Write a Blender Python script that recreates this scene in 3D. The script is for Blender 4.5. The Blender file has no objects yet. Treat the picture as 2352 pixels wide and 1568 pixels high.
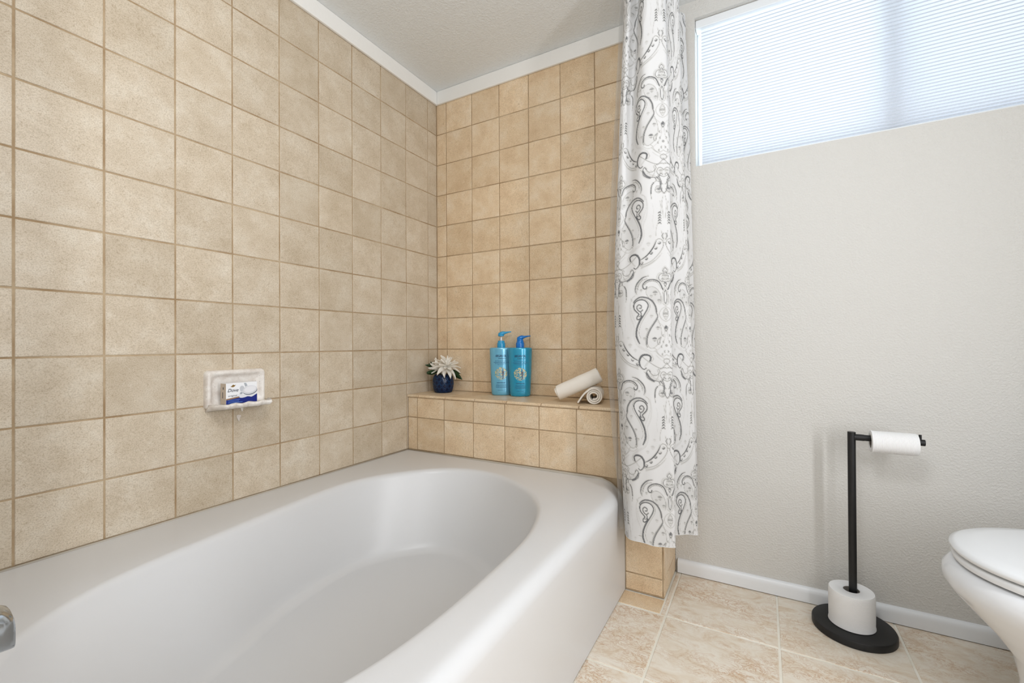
import bpy, bmesh, math, random
import numpy as np
from mathutils import Vector, Matrix

random.seed(7)
SC = bpy.context.scene
COL = SC.collection
PI = math.pi

# ------------------------------------------------------------------ camera
F_PX, YAW, PITCH, ROLL = 1018.5763, -0.5156, 0.0052, -0.0053
CAM = Vector((1.4386, -1.7705, 0.8633))
cam_d = bpy.data.cameras.new('camera')
cam_d.sensor_width = 36.0
cam_d.lens = F_PX / 2352 * 36.0
cam_d.clip_start = 0.02
cam = bpy.data.objects.new('camera', cam_d)
COL.objects.link(cam)
_f = Vector((math.sin(YAW) * math.cos(PITCH), math.cos(YAW) * math.cos(PITCH), math.sin(PITCH)))
_r0 = Vector((math.cos(YAW), -math.sin(YAW), 0))
_u0 = _r0.cross(_f)
_r = _r0 * math.cos(ROLL) + _u0 * math.sin(ROLL)
_u = -_r0 * math.sin(ROLL) + _u0 * math.cos(ROLL)
m = Matrix.Identity(4)
for i in range(3):
    m[i][0], m[i][1], m[i][2], m[i][3] = _r[i], _u[i], -_f[i], CAM[i]
cam.matrix_world = m
SC.camera = cam

# ------------------------------------------------------------------ world, view
SC.view_settings.view_transform = 'Standard'
SC.view_settings.look = 'None'
SC.view_settings.gamma = 1.0
SC.view_settings.exposure = 0.0
SC.view_settings.use_curve_mapping = False
SC.cycles.max_bounces = 6
SC.cycles.diffuse_bounces = 4
SC.cycles.glossy_bounces = 3
SC.cycles.transmission_bounces = 4
SC.cycles.caustics_reflective = False
SC.cycles.caustics_refractive = False
SC.cycles.use_adaptive_sampling = True
SC.cycles.adaptive_threshold = 0.035
SC.cycles.adaptive_min_samples = 20
w = bpy.data.worlds.new('sky')
SC.world = w
w.use_nodes = True
bg = w.node_tree.nodes['Background']
bg.inputs[0].default_value = (0.80, 0.90, 1.0, 1)
bg.inputs[1].default_value = 4.3

def area(name, loc, target, sx, sy, power, col):
    l = bpy.data.lights.new(name, 'AREA')
    l.shape = 'RECTANGLE'
    l.size, l.size_y = sx, sy
    l.energy = power
    l.color = col
    o = bpy.data.objects.new(name, l)
    COL.objects.link(o)
    o.location = loc
    o.rotation_euler = (Vector(target) - Vector(loc)).to_track_quat('-Z', 'Y').to_euler()
    return o

for _y in (-1.25, -2.25):          # two tall fill lights added out of view at the right-hand wall, without fixtures
    area('side_fill_light', (2.44, _y, 1.10), (0.0, _y + 0.25, 1.0), 0.12, 1.25, 13.0, (0.945, 0.962, 1.0))
_l = bpy.data.lights.new('overhead_fill_light', 'POINT'); _l.energy = 23.5; _l.color = (0.945, 0.962, 1.0); _l.shadow_soft_size = 0.16  # unseen fill light added overhead to brighten the ceiling and alcove
_o = bpy.data.objects.new('overhead_fill_light', _l); COL.objects.link(_o); _o.location = (1.32, -1.52, 1.74)

# ------------------------------------------------------------------ helpers
def lin(c):
    c = c / 255.0
    return c / 12.92 if c <= 0.04045 else ((c + 0.055) / 1.055) ** 2.4
def rgb(r, g, b):
    return (lin(r), lin(g), lin(b), 1.0)

def tag(o, label=None, cat=None, group=None, kind=None):
    if label: o['label'] = label
    if cat: o['category'] = cat
    if group: o['group'] = group
    if kind: o['kind'] = kind
    return o

def link(name, me, mat=None, parent=None, smooth=False):
    o = bpy.data.objects.new(name, me)
    COL.objects.link(o)
    if mat is not None and len(me.materials) == 0:
        me.materials.append(mat)
    if parent is not None:
        o.parent = parent
    if smooth:
        me.polygons.foreach_set('use_smooth', [True] * len(me.polygons))
    return o

def mesh(name, v, f):
    me = bpy.data.meshes.new(name)
    me.from_pydata([tuple(p) for p in v], [], f)
    me.update()
    return me

def obj(name, v, f, mat, parent=None, smooth=False, fix=False):
    me = mesh(name, v, f)
    if fix:
        bm = bmesh.new(); bm.from_mesh(me)
        bmesh.ops.recalc_face_normals(bm, faces=bm.faces)
        bm.to_mesh(me); bm.free()
    return link(name, me, mat, parent, smooth)

def empty(name, loc=(0, 0, 0), rz=0.0):
    o = bpy.data.objects.new(name, None)
    COL.objects.link(o)
    o.location = loc
    o.rotation_euler = (0, 0, rz)
    o.empty_display_size = 0.05
    return o

class MB:
    """collects pieces of ONE part"""
    def __init__(self): self.v = []; self.f = []
    def add(self, v, f):
        n = len(self.v)
        self.v += [tuple(p) for p in v]
        self.f += [tuple(i + n for i in q) for q in f]
    def box(self, a, b):
        x0, y0, z0 = a; x1, y1, z1 = b
        self.add([(x0, y0, z0), (x1, y0, z0), (x1, y1, z0), (x0, y1, z0), (x0, y0, z1), (x1, y0, z1), (x1, y1, z1), (x0, y1, z1)],
                 [(0, 3, 2, 1), (4, 5, 6, 7), (0, 1, 5, 4), (1, 2, 6, 5), (2, 3, 7, 6), (3, 0, 4, 7)])
    def rings(self, rings, cap0=True, cap1=True, closed=True):
        n = len(rings[0]); v = [p for r in rings for p in r]; f = []
        for i in range(len(rings) - 1):
            for j in range(n if closed else n - 1):
                k = (j + 1) % n
                f.append((i * n + j, i * n + k, (i + 1) * n + k, (i + 1) * n + j))
        if cap0: f.append(tuple(reversed(range(n))))
        if cap1: f.append(tuple(range((len(rings) - 1) * n, len(rings) * n)))
        self.add(v, f)
    def lathe(self, prof, n=48, c=(0, 0, 0), sx=1.0, sy=1.0, cap0=True, cap1=True):
        self.rings([[(c[0] + r * sx * math.cos(2 * PI * k / n), c[1] + r * sy * math.sin(2 * PI * k / n), c[2] + z) for k in range(n)] for r, z in prof], cap0, cap1)
    def tube(self, pts, r, n=16, caps=True):
        pts = [Vector(p) for p in pts]
        rs = r if isinstance(r, (list, tuple)) else [r] * len(pts)
        rings = []
        up = Vector((0, 0, 1))
        for i, p in enumerate(pts):
            t = (pts[min(i + 1, len(pts) - 1)] - pts[max(i - 1, 0)]).normalized()
            a = t.cross(up)
            if a.length < 1e-4: a = t.cross(Vector((0, 1, 0)))
            a.normalize(); b = a.cross(t)
            rings.append([p + (a * math.cos(2 * PI * k / n) + b * math.sin(2 * PI * k / n)) * rs[i] for k in range(n)])
        self.rings(rings, caps, caps)
    def build(self, name, mat, parent=None, smooth=False, bevel=0.0, seg=2, angle=None):
        me = mesh(name, self.v, self.f)
        bm = bmesh.new(); bm.from_mesh(me)
        bmesh.ops.recalc_face_normals(bm, faces=bm.faces)
        if bevel:
            es = [e for e in bm.edges if len(e.link_faces) == 2 and e.calc_face_angle() > 0.6]
            bmesh.ops.bevel(bm, geom=es, offset=bevel, segments=seg, profile=0.5, affect='EDGES', clamp_overlap=True)
        bm.to_mesh(me); bm.free()
        o = link(name, me, mat, parent, smooth)
        if smooth and angle:
            me.set_sharp_from_angle(angle=angle)
        return o

def cr(pts, n=8, closed=False):
    """Catmull-Rom through points"""
    P = np.array(pts, float); out = []
    N = len(P)
    segs = N if closed else N - 1
    for i in range(segs):
        if closed:
            p0, p1, p2, p3 = P[(i - 1) % N], P[i], P[(i + 1) % N], P[(i + 2) % N]
        else:
            p0, p1, p2, p3 = P[max(i - 1, 0)], P[i], P[i + 1], P[min(i + 2, N - 1)]
        for k in range(n):
            t = k / n
            out.append(0.5 * ((2 * p1) + (-p0 + p2) * t + (2 * p0 - 5 * p1 + 4 * p2 - p3) * t * t + (-p0 + 3 * p1 - 3 * p2 + p3) * t ** 3))
    if not closed: out.append(P[-1])
    return np.array(out)

# ------------------------------------------------------------------ materials
def base_mat(name, col, rough=0.5, metal=0.0, spec=0.5, coat=0.0):
    mt = bpy.data.materials.new(name)
    mt.use_nodes = True
    b = mt.node_tree.nodes['Principled BSDF']
    b.inputs['Base Color'].default_value = col
    b.inputs['Roughness'].default_value = rough
    b.inputs['Metallic'].default_value = metal
    b.inputs['Specular IOR Level'].default_value = spec
    b.inputs['Coat Weight'].default_value = coat
    return mt

def N(mt, typ, **kw):
    n = mt.node_tree.nodes.new(typ)
    for k, v in kw.items():
        if k in n.inputs: n.inputs[k].default_value = v
        else: setattr(n, k, v)
    return n
def W(mt, a, b): mt.node_tree.links.new(a, b)
def bsdf(mt): return mt.node_tree.nodes['Principled BSDF']

def coords(mt, rand=True):
    tc = N(mt, 'ShaderNodeTexCoord')
    if not rand: return tc.outputs['Object']
    oi = N(mt, 'ShaderNodeObjectInfo')
    mul = N(mt, 'ShaderNodeMath', operation='MULTIPLY'); mul.inputs[1].default_value = 137.0
    W(mt, oi.outputs['Random'], mul.inputs[0])
    add = N(mt, 'ShaderNodeVectorMath', operation='ADD')
    W(mt, tc.outputs['Object'], add.inputs[0]); W(mt, mul.outputs[0], add.inputs[1])
    return add.outputs[0]

def noise(mt, vec, scale, detail=4.0, rough=0.6, dist=0.0):
    n = N(mt, 'ShaderNodeTexNoise')
    n.inputs['Scale'].default_value = scale; n.inputs['Detail'].default_value = detail
    n.inputs['Roughness'].default_value = rough; n.inputs['Distortion'].default_value = dist
    W(mt, vec, n.inputs['Vector'])
    return n
def ramp(mt, fac, stops):
    r = N(mt, 'ShaderNodeValToRGB')
    el = r.color_ramp.elements
    while len(el) < len(stops): el.new(0.5)
    for e, (p, c) in zip(el, stops): e.position = p; e.color = c
    W(mt, fac, r.inputs[0])
    return r
def mix(mt, fac, a, b, mode='MIX'):
    x = N(mt, 'ShaderNodeMix', data_type='RGBA', blend_type=mode)
    if isinstance(fac, (int, float)): x.inputs[0].default_value = fac
    else: W(mt, fac, x.inputs[0])
    for s, i in ((a, 6), (b, 7)):
        if isinstance(s, tuple): x.inputs[i].default_value = s
        else: W(mt, s, x.inputs[i])
    return x.outputs[2]
def bump(mt, h, strength, dist=0.002):
    b = N(mt, 'ShaderNodeBump'); b.inputs['Strength'].default_value = strength; b.inputs['Distance'].default_value = dist
    W(mt, h, b.inputs['Height']); W(mt, b.outputs[0], bsdf(mt).inputs['Normal'])
    return b

def tile_mat(name, c_dark, c_mid, c_light, rough=0.42):
    mt = base_mat(name, c_mid, rough)
    v = coords(mt)
    n1 = noise(mt, v, 11.0, 5.0, 0.66)
    r1 = ramp(mt, n1.outputs[0], [(0.22, c_dark), (0.5, c_mid), (0.74, c_light)])
    n2 = noise(mt, v, 360.0, 2.0, 0.75)
    r2 = ramp(mt, n2.outputs[0], [(0.30, (0.70, 0.66, 0.60, 1)), (0.52, (1, 1, 1, 1)), (0.75, (1.10, 1.10, 1.10, 1))])
    c = mix(mt, 0.85, r1.outputs[0], r2.outputs[0], 'MULTIPLY')
    n3 = noise(mt, v, 45.0, 3.0, 0.7)
    r3 = ramp(mt, n3.outputs[0], [(0.60, (0, 0, 0, 1)), (0.75, (1, 1, 1, 1))])
    c = mix(mt, r3.outputs[0], c, mix(mt, 0.5, c, c_light))
    n4 = noise(mt, v, 105.0, 3.0, 0.75, 1.2)
    r4 = ramp(mt, n4.outputs[0], [(0.33, (0.80, 0.76, 0.70, 1)), (0.42, (1, 1, 1, 1))])
    c = mix(mt, 0.8, c, r4.outputs[0], 'MULTIPLY')
    oi = N(mt, 'ShaderNodeObjectInfo')
    rr = ramp(mt, oi.outputs['Random'], [(0.0, (0.93, 0.92, 0.90, 1)), (0.5, (1, 1, 1, 1)), (1.0, (1.05, 1.05, 1.05, 1))])
    c = mix(mt, 1.0, c, rr.outputs[0], 'MULTIPLY')
    W(mt, c, bsdf(mt).inputs['Base Color'])
    bump(mt, n2.outputs[0], 0.22, 0.0012)
    return mt

M = {}
M['tile'] = tile_mat('ceramic_lit_long_wall', rgb(187, 171, 147), rgb(203, 189, 168), rgb(215, 205, 188))  # same tile as the end wall, colour lowered to offset stronger light here
M['tile_end_lit'] = tile_mat('ceramic_lit_end_wall', rgb(208, 179, 144), rgb(225, 201, 168), rgb(234, 217, 192))  # same tile again, lifted and warmed in colour for the end wall's light
def grout_mat(name, a, b):
    mt = base_mat(name, a, 0.85)
    v = coords(mt, False)
    n = noise(mt, v, 9.0, 5.0, 0.65)
    r = ramp(mt, n.outputs[0], [(0.35, a), (0.65, b)])
    W(mt, r.outputs[0], bsdf(mt).inputs['Base Color'])
    n2 = noise(mt, v, 400.0, 2.0)
    bump(mt, n2.outputs[0], 0.3, 0.001)
    return mt
M['grout'] = grout_mat('beige_grout', rgb(152, 126, 93), rgb(186, 166, 137))
M['floor_grout'] = grout_mat('cream_grout', rgb(226, 220, 204), rgb(240, 236, 226))

def floor_tile_mat():
    mt = base_mat('marbled_floor_ceramic', rgb(215, 202, 178), 0.38)
    v = coords(mt)
    mp = N(mt, 'ShaderNodeMapping'); mp.inputs['Rotation'].default_value = (0, 0, 0.5); mp.inputs['Scale'].default_value = (1.0, 1.7, 1.0)
    W(mt, v, mp.inputs[0])
    n1 = noise(mt, mp.outputs[0], 9.0, 6.0, 0.68, 1.6)
    r1 = ramp(mt, n1.outputs[0], [(0.26, rgb(206, 180, 150)), (0.42, rgb(222, 208, 188)), (0.58, rgb(232, 224, 210)), (0.74, rgb(216, 195, 172))])
    n2 = noise(mt, mp.outputs[0], 26.0, 6.0, 0.75, 1.2)
    r2 = ramp(mt, n2.outputs[0], [(0.46, (0, 0, 0, 1)), (0.5, (1, 1, 1, 1)), (0.54, (0, 0, 0, 1))])
    n3 = noise(mt, mp.outputs[0], 6.0, 3.0, 0.5)
    r3 = ramp(mt, n3.outputs[0], [(0.40, (0, 0, 0, 1)), (0.66, (0.95, 0.95, 0.95, 1))])
    f = mix(mt, 1.0, r2.outputs[0], r3.outputs[0], 'MULTIPLY')
    c = mix(mt, f, r1.outputs[0], rgb(186, 140, 94))
    W(mt, c, bsdf(mt).inputs['Base Color'])
    bump(mt, n2.outputs[0], 0.15, 0.001)
    return mt
M['floor_tile'] = floor_tile_mat()

def paint_mat(name, col, scale=170.0, strength=0.35, rough=0.6, dist=0.0025):
    mt = base_mat(name, col, rough)
    v = coords(mt, False)
    n = noise(mt, v, scale, 2.0, 0.55)
    n2 = noise(mt, v, scale * 0.28, 1.0, 0.5)
    r = ramp(mt, n.outputs[0], [(0.42, (0, 0, 0, 1)), (0.64, (1, 1, 1, 1))])
    ad = N(mt, 'ShaderNodeMath', operation='ADD')
    W(mt, r.outputs[0], ad.inputs[0]); W(mt, n2.outputs[0], ad.inputs[1])
    bump(mt, ad.outputs[0], strength, dist)
    return mt
M['wall'] = paint_mat('orange_peel_paint', rgb(210, 208, 203))
M['ceil'] = paint_mat('ceiling_paint', rgb(226, 229, 229), 120.0, 0.3)
M['trim'] = paint_mat('satin_trim_paint', rgb(238, 237, 233), 60.0, 0.08, 0.35)
M['base'] = base_mat('white_baseboard', rgb(232, 234, 236), 0.35)
M['tub'] = base_mat('white_acrylic', rgb(212, 212, 212), 0.33)
M['caulk'] = base_mat('grey_caulk', rgb(176, 168, 155), 0.6)
M['porcelain'] = base_mat('white_porcelain', rgb(224, 226, 229), 0.12)
M['seat'] = base_mat('white_seat_plastic', rgb(228, 230, 232), 0.25)
M['black'] = base_mat('matt_black_steel', rgb(13, 13, 14), 0.5)
M['chrome'] = base_mat('worn_chrome', rgb(190, 195, 200), 0.16, 1.0)
M['frame'] = base_mat('white_vinyl', rgb(235, 238, 240), 0.4)

# ------------------------------------------------------------------ sizes
P = 0.155
FL = 0.0
CEIL = 2.137
ROW0 = 0.838
RIM = 0.3765
TT = 2.071            # top of wall tiles
LED = 0.632           # ledge top
YL = 0.217            # ledge depth
XW = 2.48             # right wall
YB = -3.2             # near wall
YT = -1.741           # near end of tub

# ------------------------------------------------------------------ room shell
mb = MB(); mb.box((-0.12, YB, -0.05), (XW, 0.002, -0.0013))
floor = mb.build('floor', M['floor_grout']); tag(floor, 'cream tiled bathroom floor', kind='structure')
mb = MB(); mb.box((-0.12, YB, CEIL), (XW + 0.1, 0.12, CEIL + 0.08))
ceiling = mb.build('ceiling', M['ceil']); tag(ceiling, 'off white painted ceiling', kind='structure')
mb = MB(); mb.tube([(0.42, -0.50, CEIL), (0.50, -0.56, CEIL), (0.60, -0.64, CEIL)], 0.0012, 6)
mb.build('seam', M['ceil'], ceiling)
mb = MB(); mb.box((-0.12, YB, -0.05), (-0.0014, 0.12, CEIL))
wall_left = mb.build('wall_left', M['grout']); tag(wall_left, 'tiled long wall beside the bathtub', kind='structure')
# end wall: tiled half and painted half with the window opening
WX0, WX1, WZ0, WZ1, WD = 1.224, 2.372, 1.519, 2.072, 0.125
mb = MB()
mb.box((1.143, 0.0, -0.05), (WX0, WD, CEIL)); mb.box((WX1, 0.0, -0.05), (XW, WD, CEIL))
mb.box((WX0, 0.0, -0.05), (WX1, WD, WZ0)); mb.box((WX0, 0.0, WZ1), (WX1, WD, CEIL))
nf = len(mb.f)
mb.box((-0.12, 0.0014, -0.05), (1.143, WD, CEIL))
me = mesh('wall_back', mb.v, mb.f)
me.materials.append(M['wall']); me.materials.append(M['grout'])
for i, p in enumerate(me.polygons): p.material_index = 0 if i < nf else 1
wall_back = link('wall_back', me); tag(wall_back, 'end wall, half tiled and half painted, with window', kind='structure')
mb = MB(); mb.box((XW, YB, -0.05), (XW + 0.1, WD, CEIL))
tag(mb.build('wall_right', M['wall']), 'painted wall behind the toilet tank', kind='structure')
mb = MB(); mb.box((-0.12, YB - 0.1, -0.05), (XW + 0.1, YB, CEIL))
tag(mb.build('wall_front', M['wall']), 'painted wall opposite the window', kind='structure')
mb = MB(); mb.box((-0.001, YT - 0.11, 0.0), (1.03, YT - 0.001, CEIL))
tag(mb.build('wall_wing', M['wall']), 'short wing wall at the faucet end of the bathtub', kind='structure')

# ------------------------------------------------------------------ tiles
_tm = {}
def tile_mesh(w_, h_, mat, t=0.007, b=0.0016):
    key = (round(w_, 4), round(h_, 4), mat.name)
    if key in _tm: return _tm[key]
    def rect(i, z): return [(i, i, z), (w_ - i, i, z), (w_ - i, h_ - i, z), (i, h_ - i, z)]
    R = rect(0, -t) + rect(0, -b) + rect(b * 0.35, -b * 0.35) + rect(b, 0)
    f = []
    for k in range(3):
        for j in range(4):
            a, c = k * 4 + j, k * 4 + (j + 1) % 4
            f.append((a, c, c + 4, a + 4))
    f.append((12, 13, 14, 15))
    me = mesh('tile', R, f)
    me.materials.append(mat)
    _tm[key] = me
    return me

def lay(parent, mat, origin, ux, uy, us, vs, gap=0.0038, name='tile', skip=None, jitter=0.0004):
    """tiles between the grid lines us, vs on the plane through origin"""
    ux, uy = Vector(ux), Vector(uy); nz = ux.cross(uy)
    for i in range(len(us) - 1):
        for j in range(len(vs) - 1):
            if skip and skip(i, j): continue
            u0, u1, v0, v1 = us[i] + gap / 2, us[i + 1] - gap / 2, vs[j] + gap / 2, vs[j + 1] - gap / 2
            if u1 - u0 < 0.004 or v1 - v0 < 0.004: continue
            me = tile_mesh(u1 - u0, v1 - v0, mat)
            o = bpy.data.objects.new(name, me)
            COL.objects.link(o)
            p = Vector(origin) + ux * u0 + uy * v0 + nz * random.uniform(-jitter, jitter)
            rx, ry = random.gauss(0, 0.0012), random.gauss(0, 0.0012)
            Rm = Matrix((ux, uy, nz)).transposed() @ (Matrix.Rotation(rx, 3, 'X') @ Matrix.Rotation(ry, 3, 'Y'))
            mw = Rm.to_4x4(); mw.translation = p
            o.matrix_world = mw
            o.parent = parent

rows = [RIM + 0.002] + [ROW0 + k * P for k in range(-2, 8)] + [TT + 0.006]
A0 = 0.0667
cols = [0.0] + [A0 + k * P for k in range(0, 11)] + [1.741]
# left wall: u along +y, v up
lay(wall_left, M['tile'], (0, 0, 0), (0, 1, 0), (0, 0, 1), [-c for c in reversed(cols)], rows)
# end wall above the ledge
ecol = [0.0] + [0.0609 + k * P for k in range(0, 7)] + [1.143]
erow = [LED + 0.001] + [ROW0 + k * P for k in range(-1, 8)] + [TT + 0.006]
lay(wall_back, M['tile_end_lit'], (0, 0, 0), (1, 0, 0), (0, 0, 1), ecol, erow)
# floor
fx = [1.004, 1.163, 1.472, 1.781, 2.09, 2.399, XW - 0.002]
fy = [0.0, 0.309, 0.609, 0.918, 1.227, 1.536, 1.845, 2.154, 2.463, 2.772, 3.081, 3.198]
lay(floor, M['floor_tile'], (0, 0, 0), (1, 0, 0), (0, 1, 0), fx, [-y for y in reversed(fy)], 0.006,
    skip=lambda i, j: i == 0 and j == len(fy) - 2)
lay(floor, M['floor_tile'], (0, 0, 0), (1, 0, 0), (0, 1, 0), [1.146, 1.163], [-0.309, 0.0], 0.004)
lay(floor, M['tile_end_lit'], (0, 0, 0), (1, 0, 0), (0, 1, 0), [1.006, 1.146], [-0.305, -YL - 0.002], 0.004)

# ------------------------------------------------------------------ tiled ledge at the foot of the tub
ledge = empty('tiled_ledge', (0, 0, 0))
tag(ledge, 'tan tiled ledge built across the end of the bathtub', 'ledge')
mb = MB(); mb.box((0.002, -YL + 0.0014, 0.001), (1.1416, -0.0015, LED - 0.0015))
mb.build('core', M['grout'], ledge)
dcol = [0.001] + [0.0561 + k * P for k in range(0, 7)] + [1.143]
lay(ledge, M['tile_end_lit'], (0, -YL, 0), (1, 0, 0), (0, 0, 1), dcol[:-1] + [1.008], [RIM + 0.004, ROW0 - 2 * P, LED - 0.012])
lay(ledge, M['tile_end_lit'], (0, -YL, 0), (1, 0, 0), (0, 0, 1), [1.010, 1.1375], [0.004, 0.063, 0.218, 0.373, 0.528, LED - 0.012])
lay(ledge, M['tile_end_lit'], (1.143, 0, 0), (0, 1, 0), (0, 0, 1), [-YL, -0.155, -0.0005], [0.004, 0.063, 0.218, 0.373, 0.528, LED - 0.012], 0.003)
# bullnose tiles of the ledge top
def bullnose(w_):
    key = ('bull', round(w_, 4))
    if key in _tm: return _tm[key]
    pr = [(-0.0015, -0.012), (-0.2185, -0.012), (-0.2225, -0.0095), (-0.2235, -0.006), (-0.2225, -0.0028), (-0.2195, -0.0005), (-0.217, 0.0), (-0.0015, 0.0)]
    e = 0.0016
    rr = [[(0, y, z - 0.001) for y, z in pr], [(e, y, z) for y, z in pr], [(w_ - e, y, z) for y, z in pr], [(w_, y, z - 0.001) for y, z in pr]]
    b = MB(); b.rings(rr)
    me = mesh('tile', b.v, b.f); me.materials.append(M['tile_end_lit'])
    bm = bmesh.new(); bm.from_mesh(me); bmesh.ops.recalc_face_normals(bm, faces=bm.faces); bm.to_mesh(me); bm.free()
    _tm[key] = me
    return me
tcol = [0.001, 0.068] + [0.068 + k * P for k in range(1, 7)] + [1.146]
for i in range(len(tcol) - 1):
    me = bullnose(tcol[i + 1] - tcol[i] - 0.0035)
    o = bpy.data.objects.new('top_tile', me); COL.objects.link(o)
    o.location = (tcol[i] + 0.0018, 0.0, LED + random.uniform(-0.0004, 0.0004)); o.parent = ledge

# ------------------------------------------------------------------ trims and baseboard
mb = MB(); mb.box((0.0005, YT, TT), (0.013, -0.0005, CEIL))
tag(mb.build('trim_1', M['trim'], bevel=0.003), 'white trim board along the top of the long tiled wall', kind='structure')
mb = MB(); mb.box((0.0135, -0.013, TT), (1.15, -0.0005, CEIL))
tag(mb.build('trim_2', M['trim'], bevel=0.003), 'white trim board along the top of the tiled end wall', kind='structure')
pr = [(0, 0.003), (-0.013, 0.003), (-0.0135, 0.034), (-0.012, 0.042), (-0.008, 0.048), (-0.004, 0.0505), (0, 0.051)]
mb = MB(); mb.rings([[(x, y, z) for y, z in pr] for x in (1.152, XW - 0.001)])
tag(mb.build('baseboard_back', M['base'], smooth=True, angle=0.6), 'white baseboard under the window wall', kind='structure')

# ------------------------------------------------------------------ window and shade
win = empty('window_1', ((WX0 + WX1) / 2, 0.09, WZ0)); tag(win, 'wide high sliding window with white frame', kind='structure')
def wbox(name, a, b, mat):
    q = MB(); lx, ly, lz = win.location
    q.box((a[0] - lx, a[1] - ly, a[2] - lz), (b[0] - lx, b[1] - ly, b[2] - lz))
    return q.build(name, mat, win, bevel=0.002)
FB = 0.022
wbox('window_frame', (WX0, 0.070, WZ0), (WX0 + FB * 0.3, 0.122, WZ1), M['frame'])
wbox('window_frame', (WX1 - FB, 0.070, WZ0), (WX1, 0.122, WZ1), M['frame'])
wbox('window_frame', (WX0 + FB, 0.070, WZ0), (WX1 - FB, 0.122, WZ0 + FB), M['frame'])
wbox('window_frame', (WX0 + FB, 0.070, WZ1 - FB), (WX1 - FB, 0.122, WZ1), M['frame'])
MX = 1.80
wbox('mullion', (MX - 0.026, 0.062, WZ0 + FB), (MX + 0.026, 0.120, WZ1 - FB), M['frame'])
def thin_glass(name, tint, gl):
    mt = bpy.data.materials.new(name); mt.use_nodes = True
    nt = mt.node_tree; nt.nodes.remove(bsdf(mt))
    tr = N(mt, 'ShaderNodeBsdfTransparent'); tr.inputs[0].default_value = tint
    g = N(mt, 'ShaderNodeBsdfGlossy'); g.inputs['Roughness'].default_value = 0.03
    ms = N(mt, 'ShaderNodeMixShader'); ms.inputs[0].default_value = gl
    W(mt, tr.outputs[0], ms.inputs[1]); W(mt, g.outputs[0], ms.inputs[2])
    W(mt, ms.outputs[0], nt.nodes['Material Output'].inputs[0])
    return mt
wbox('pane', (WX0 + FB * 0.3, 0.094, WZ0 + FB), (MX - 0.028, 0.098, WZ1 - FB), thin_glass('clear_pane', (0.95, 0.97, 0.97, 1), 0.05))
wbox('pane', (MX + 0.028, 0.094, WZ0 + FB), (WX1 - FB, 0.098, WZ1 - FB), thin_glass('screened_pane', (0.86, 0.88, 0.89, 1), 0.05))

def fabric_mat(name, col, trans, rough=0.8, tcol=None):
    mt = base_mat(name, col, rough, spec=0.2)
    nt = mt.node_tree
    tl = N(mt, 'ShaderNodeBsdfTranslucent'); tl.inputs[0].default_value = tcol or col
    ms = N(mt, 'ShaderNodeMixShader'); ms.inputs[0].default_value = trans
    W(mt, bsdf(mt).outputs[0], ms.inputs[1]); W(mt, tl.outputs[0], ms.inputs[2])
    W(mt, ms.outputs[0], nt.nodes['Material Output'].inputs[0])
    return mt, tl
M['shade'], _ = fabric_mat('honeycomb_shade_fabric', rgb(238, 240, 243), 0.62)
shade = empty('cellular_shade', ((WX0 + WX1) / 2, 0.034, WZ1))
tag(shade, 'white honeycomb pleated shade drawn over the high window', 'blind')
SX0, SX1 = WX0 + 0.019, WX1 - 0.016
n_pl = 46
zs = []; z = WZ1 - 0.030
pit = np.linspace(14.0, 10.2, n_pl); pit = pit / pit.sum() * (WZ1 - 0.030 - (WZ0 + 0.014))
prof = []
for k in range(n_pl):
    q = pit[k]
    prof += [(0.0060, z), (0.0, z - q * 0.18), (-0.0035, z - q * 0.5), (0.0, z - q * 0.82)]
    z -= q
prof.append((0.0060, z))
v = []; f = []
for i, x in enumerate((SX0 - shade.location.x, SX1 - shade.location.x)):
    v += [(x, y, zz - WZ1) for y, zz in prof]
n = len(prof)
f = [(j, j + 1, n + j + 1, n + j) for j in range(n - 1)]
obj('fabric', v, f, M['shade'], shade, smooth=False)
# glued seams between the cells
mb = MB()
for y, zz in prof[4::4]:
    mb.box((SX0 - shade.location.x, -0.0005, zz - WZ1 - 0.0019), (SX1 - shade.location.x, 0.0062, zz - WZ1 + 0.0019))
seam = mb.build('cell_seam', base_mat('shade_seam', rgb(206, 212, 222), 0.8), shade); seam['kind'] = 'stuff'
def sbox(name, a, b, mat, bev=0.002):
    q = MB(); lx, ly, lz = shade.location
    q.box((a[0] - lx, a[1] - ly, a[2] - lz), (b[0] - lx, b[1] - ly, b[2] - lz))
    return q.build(name, mat, shade, bevel=bev)
sbox('headrail', (SX0 - 0.018, 0.016, WZ1 - 0.031), (SX1 + 0.012, 0.058, WZ1 - 0.001), M['frame'])
sbox('bottom_rail', (SX0, 0.026, WZ0 + 0.001), (SX1, 0.046, WZ0 + 0.014), M['frame'])

# roof overhang outside the window
mb = MB(); mb.box((-0.6, 0.13, 2.145), (3.4, 0.80, 2.20))
tag(mb.build('trim_3', M['trim']), 'white roof soffit outside the window', kind='structure')

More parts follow.
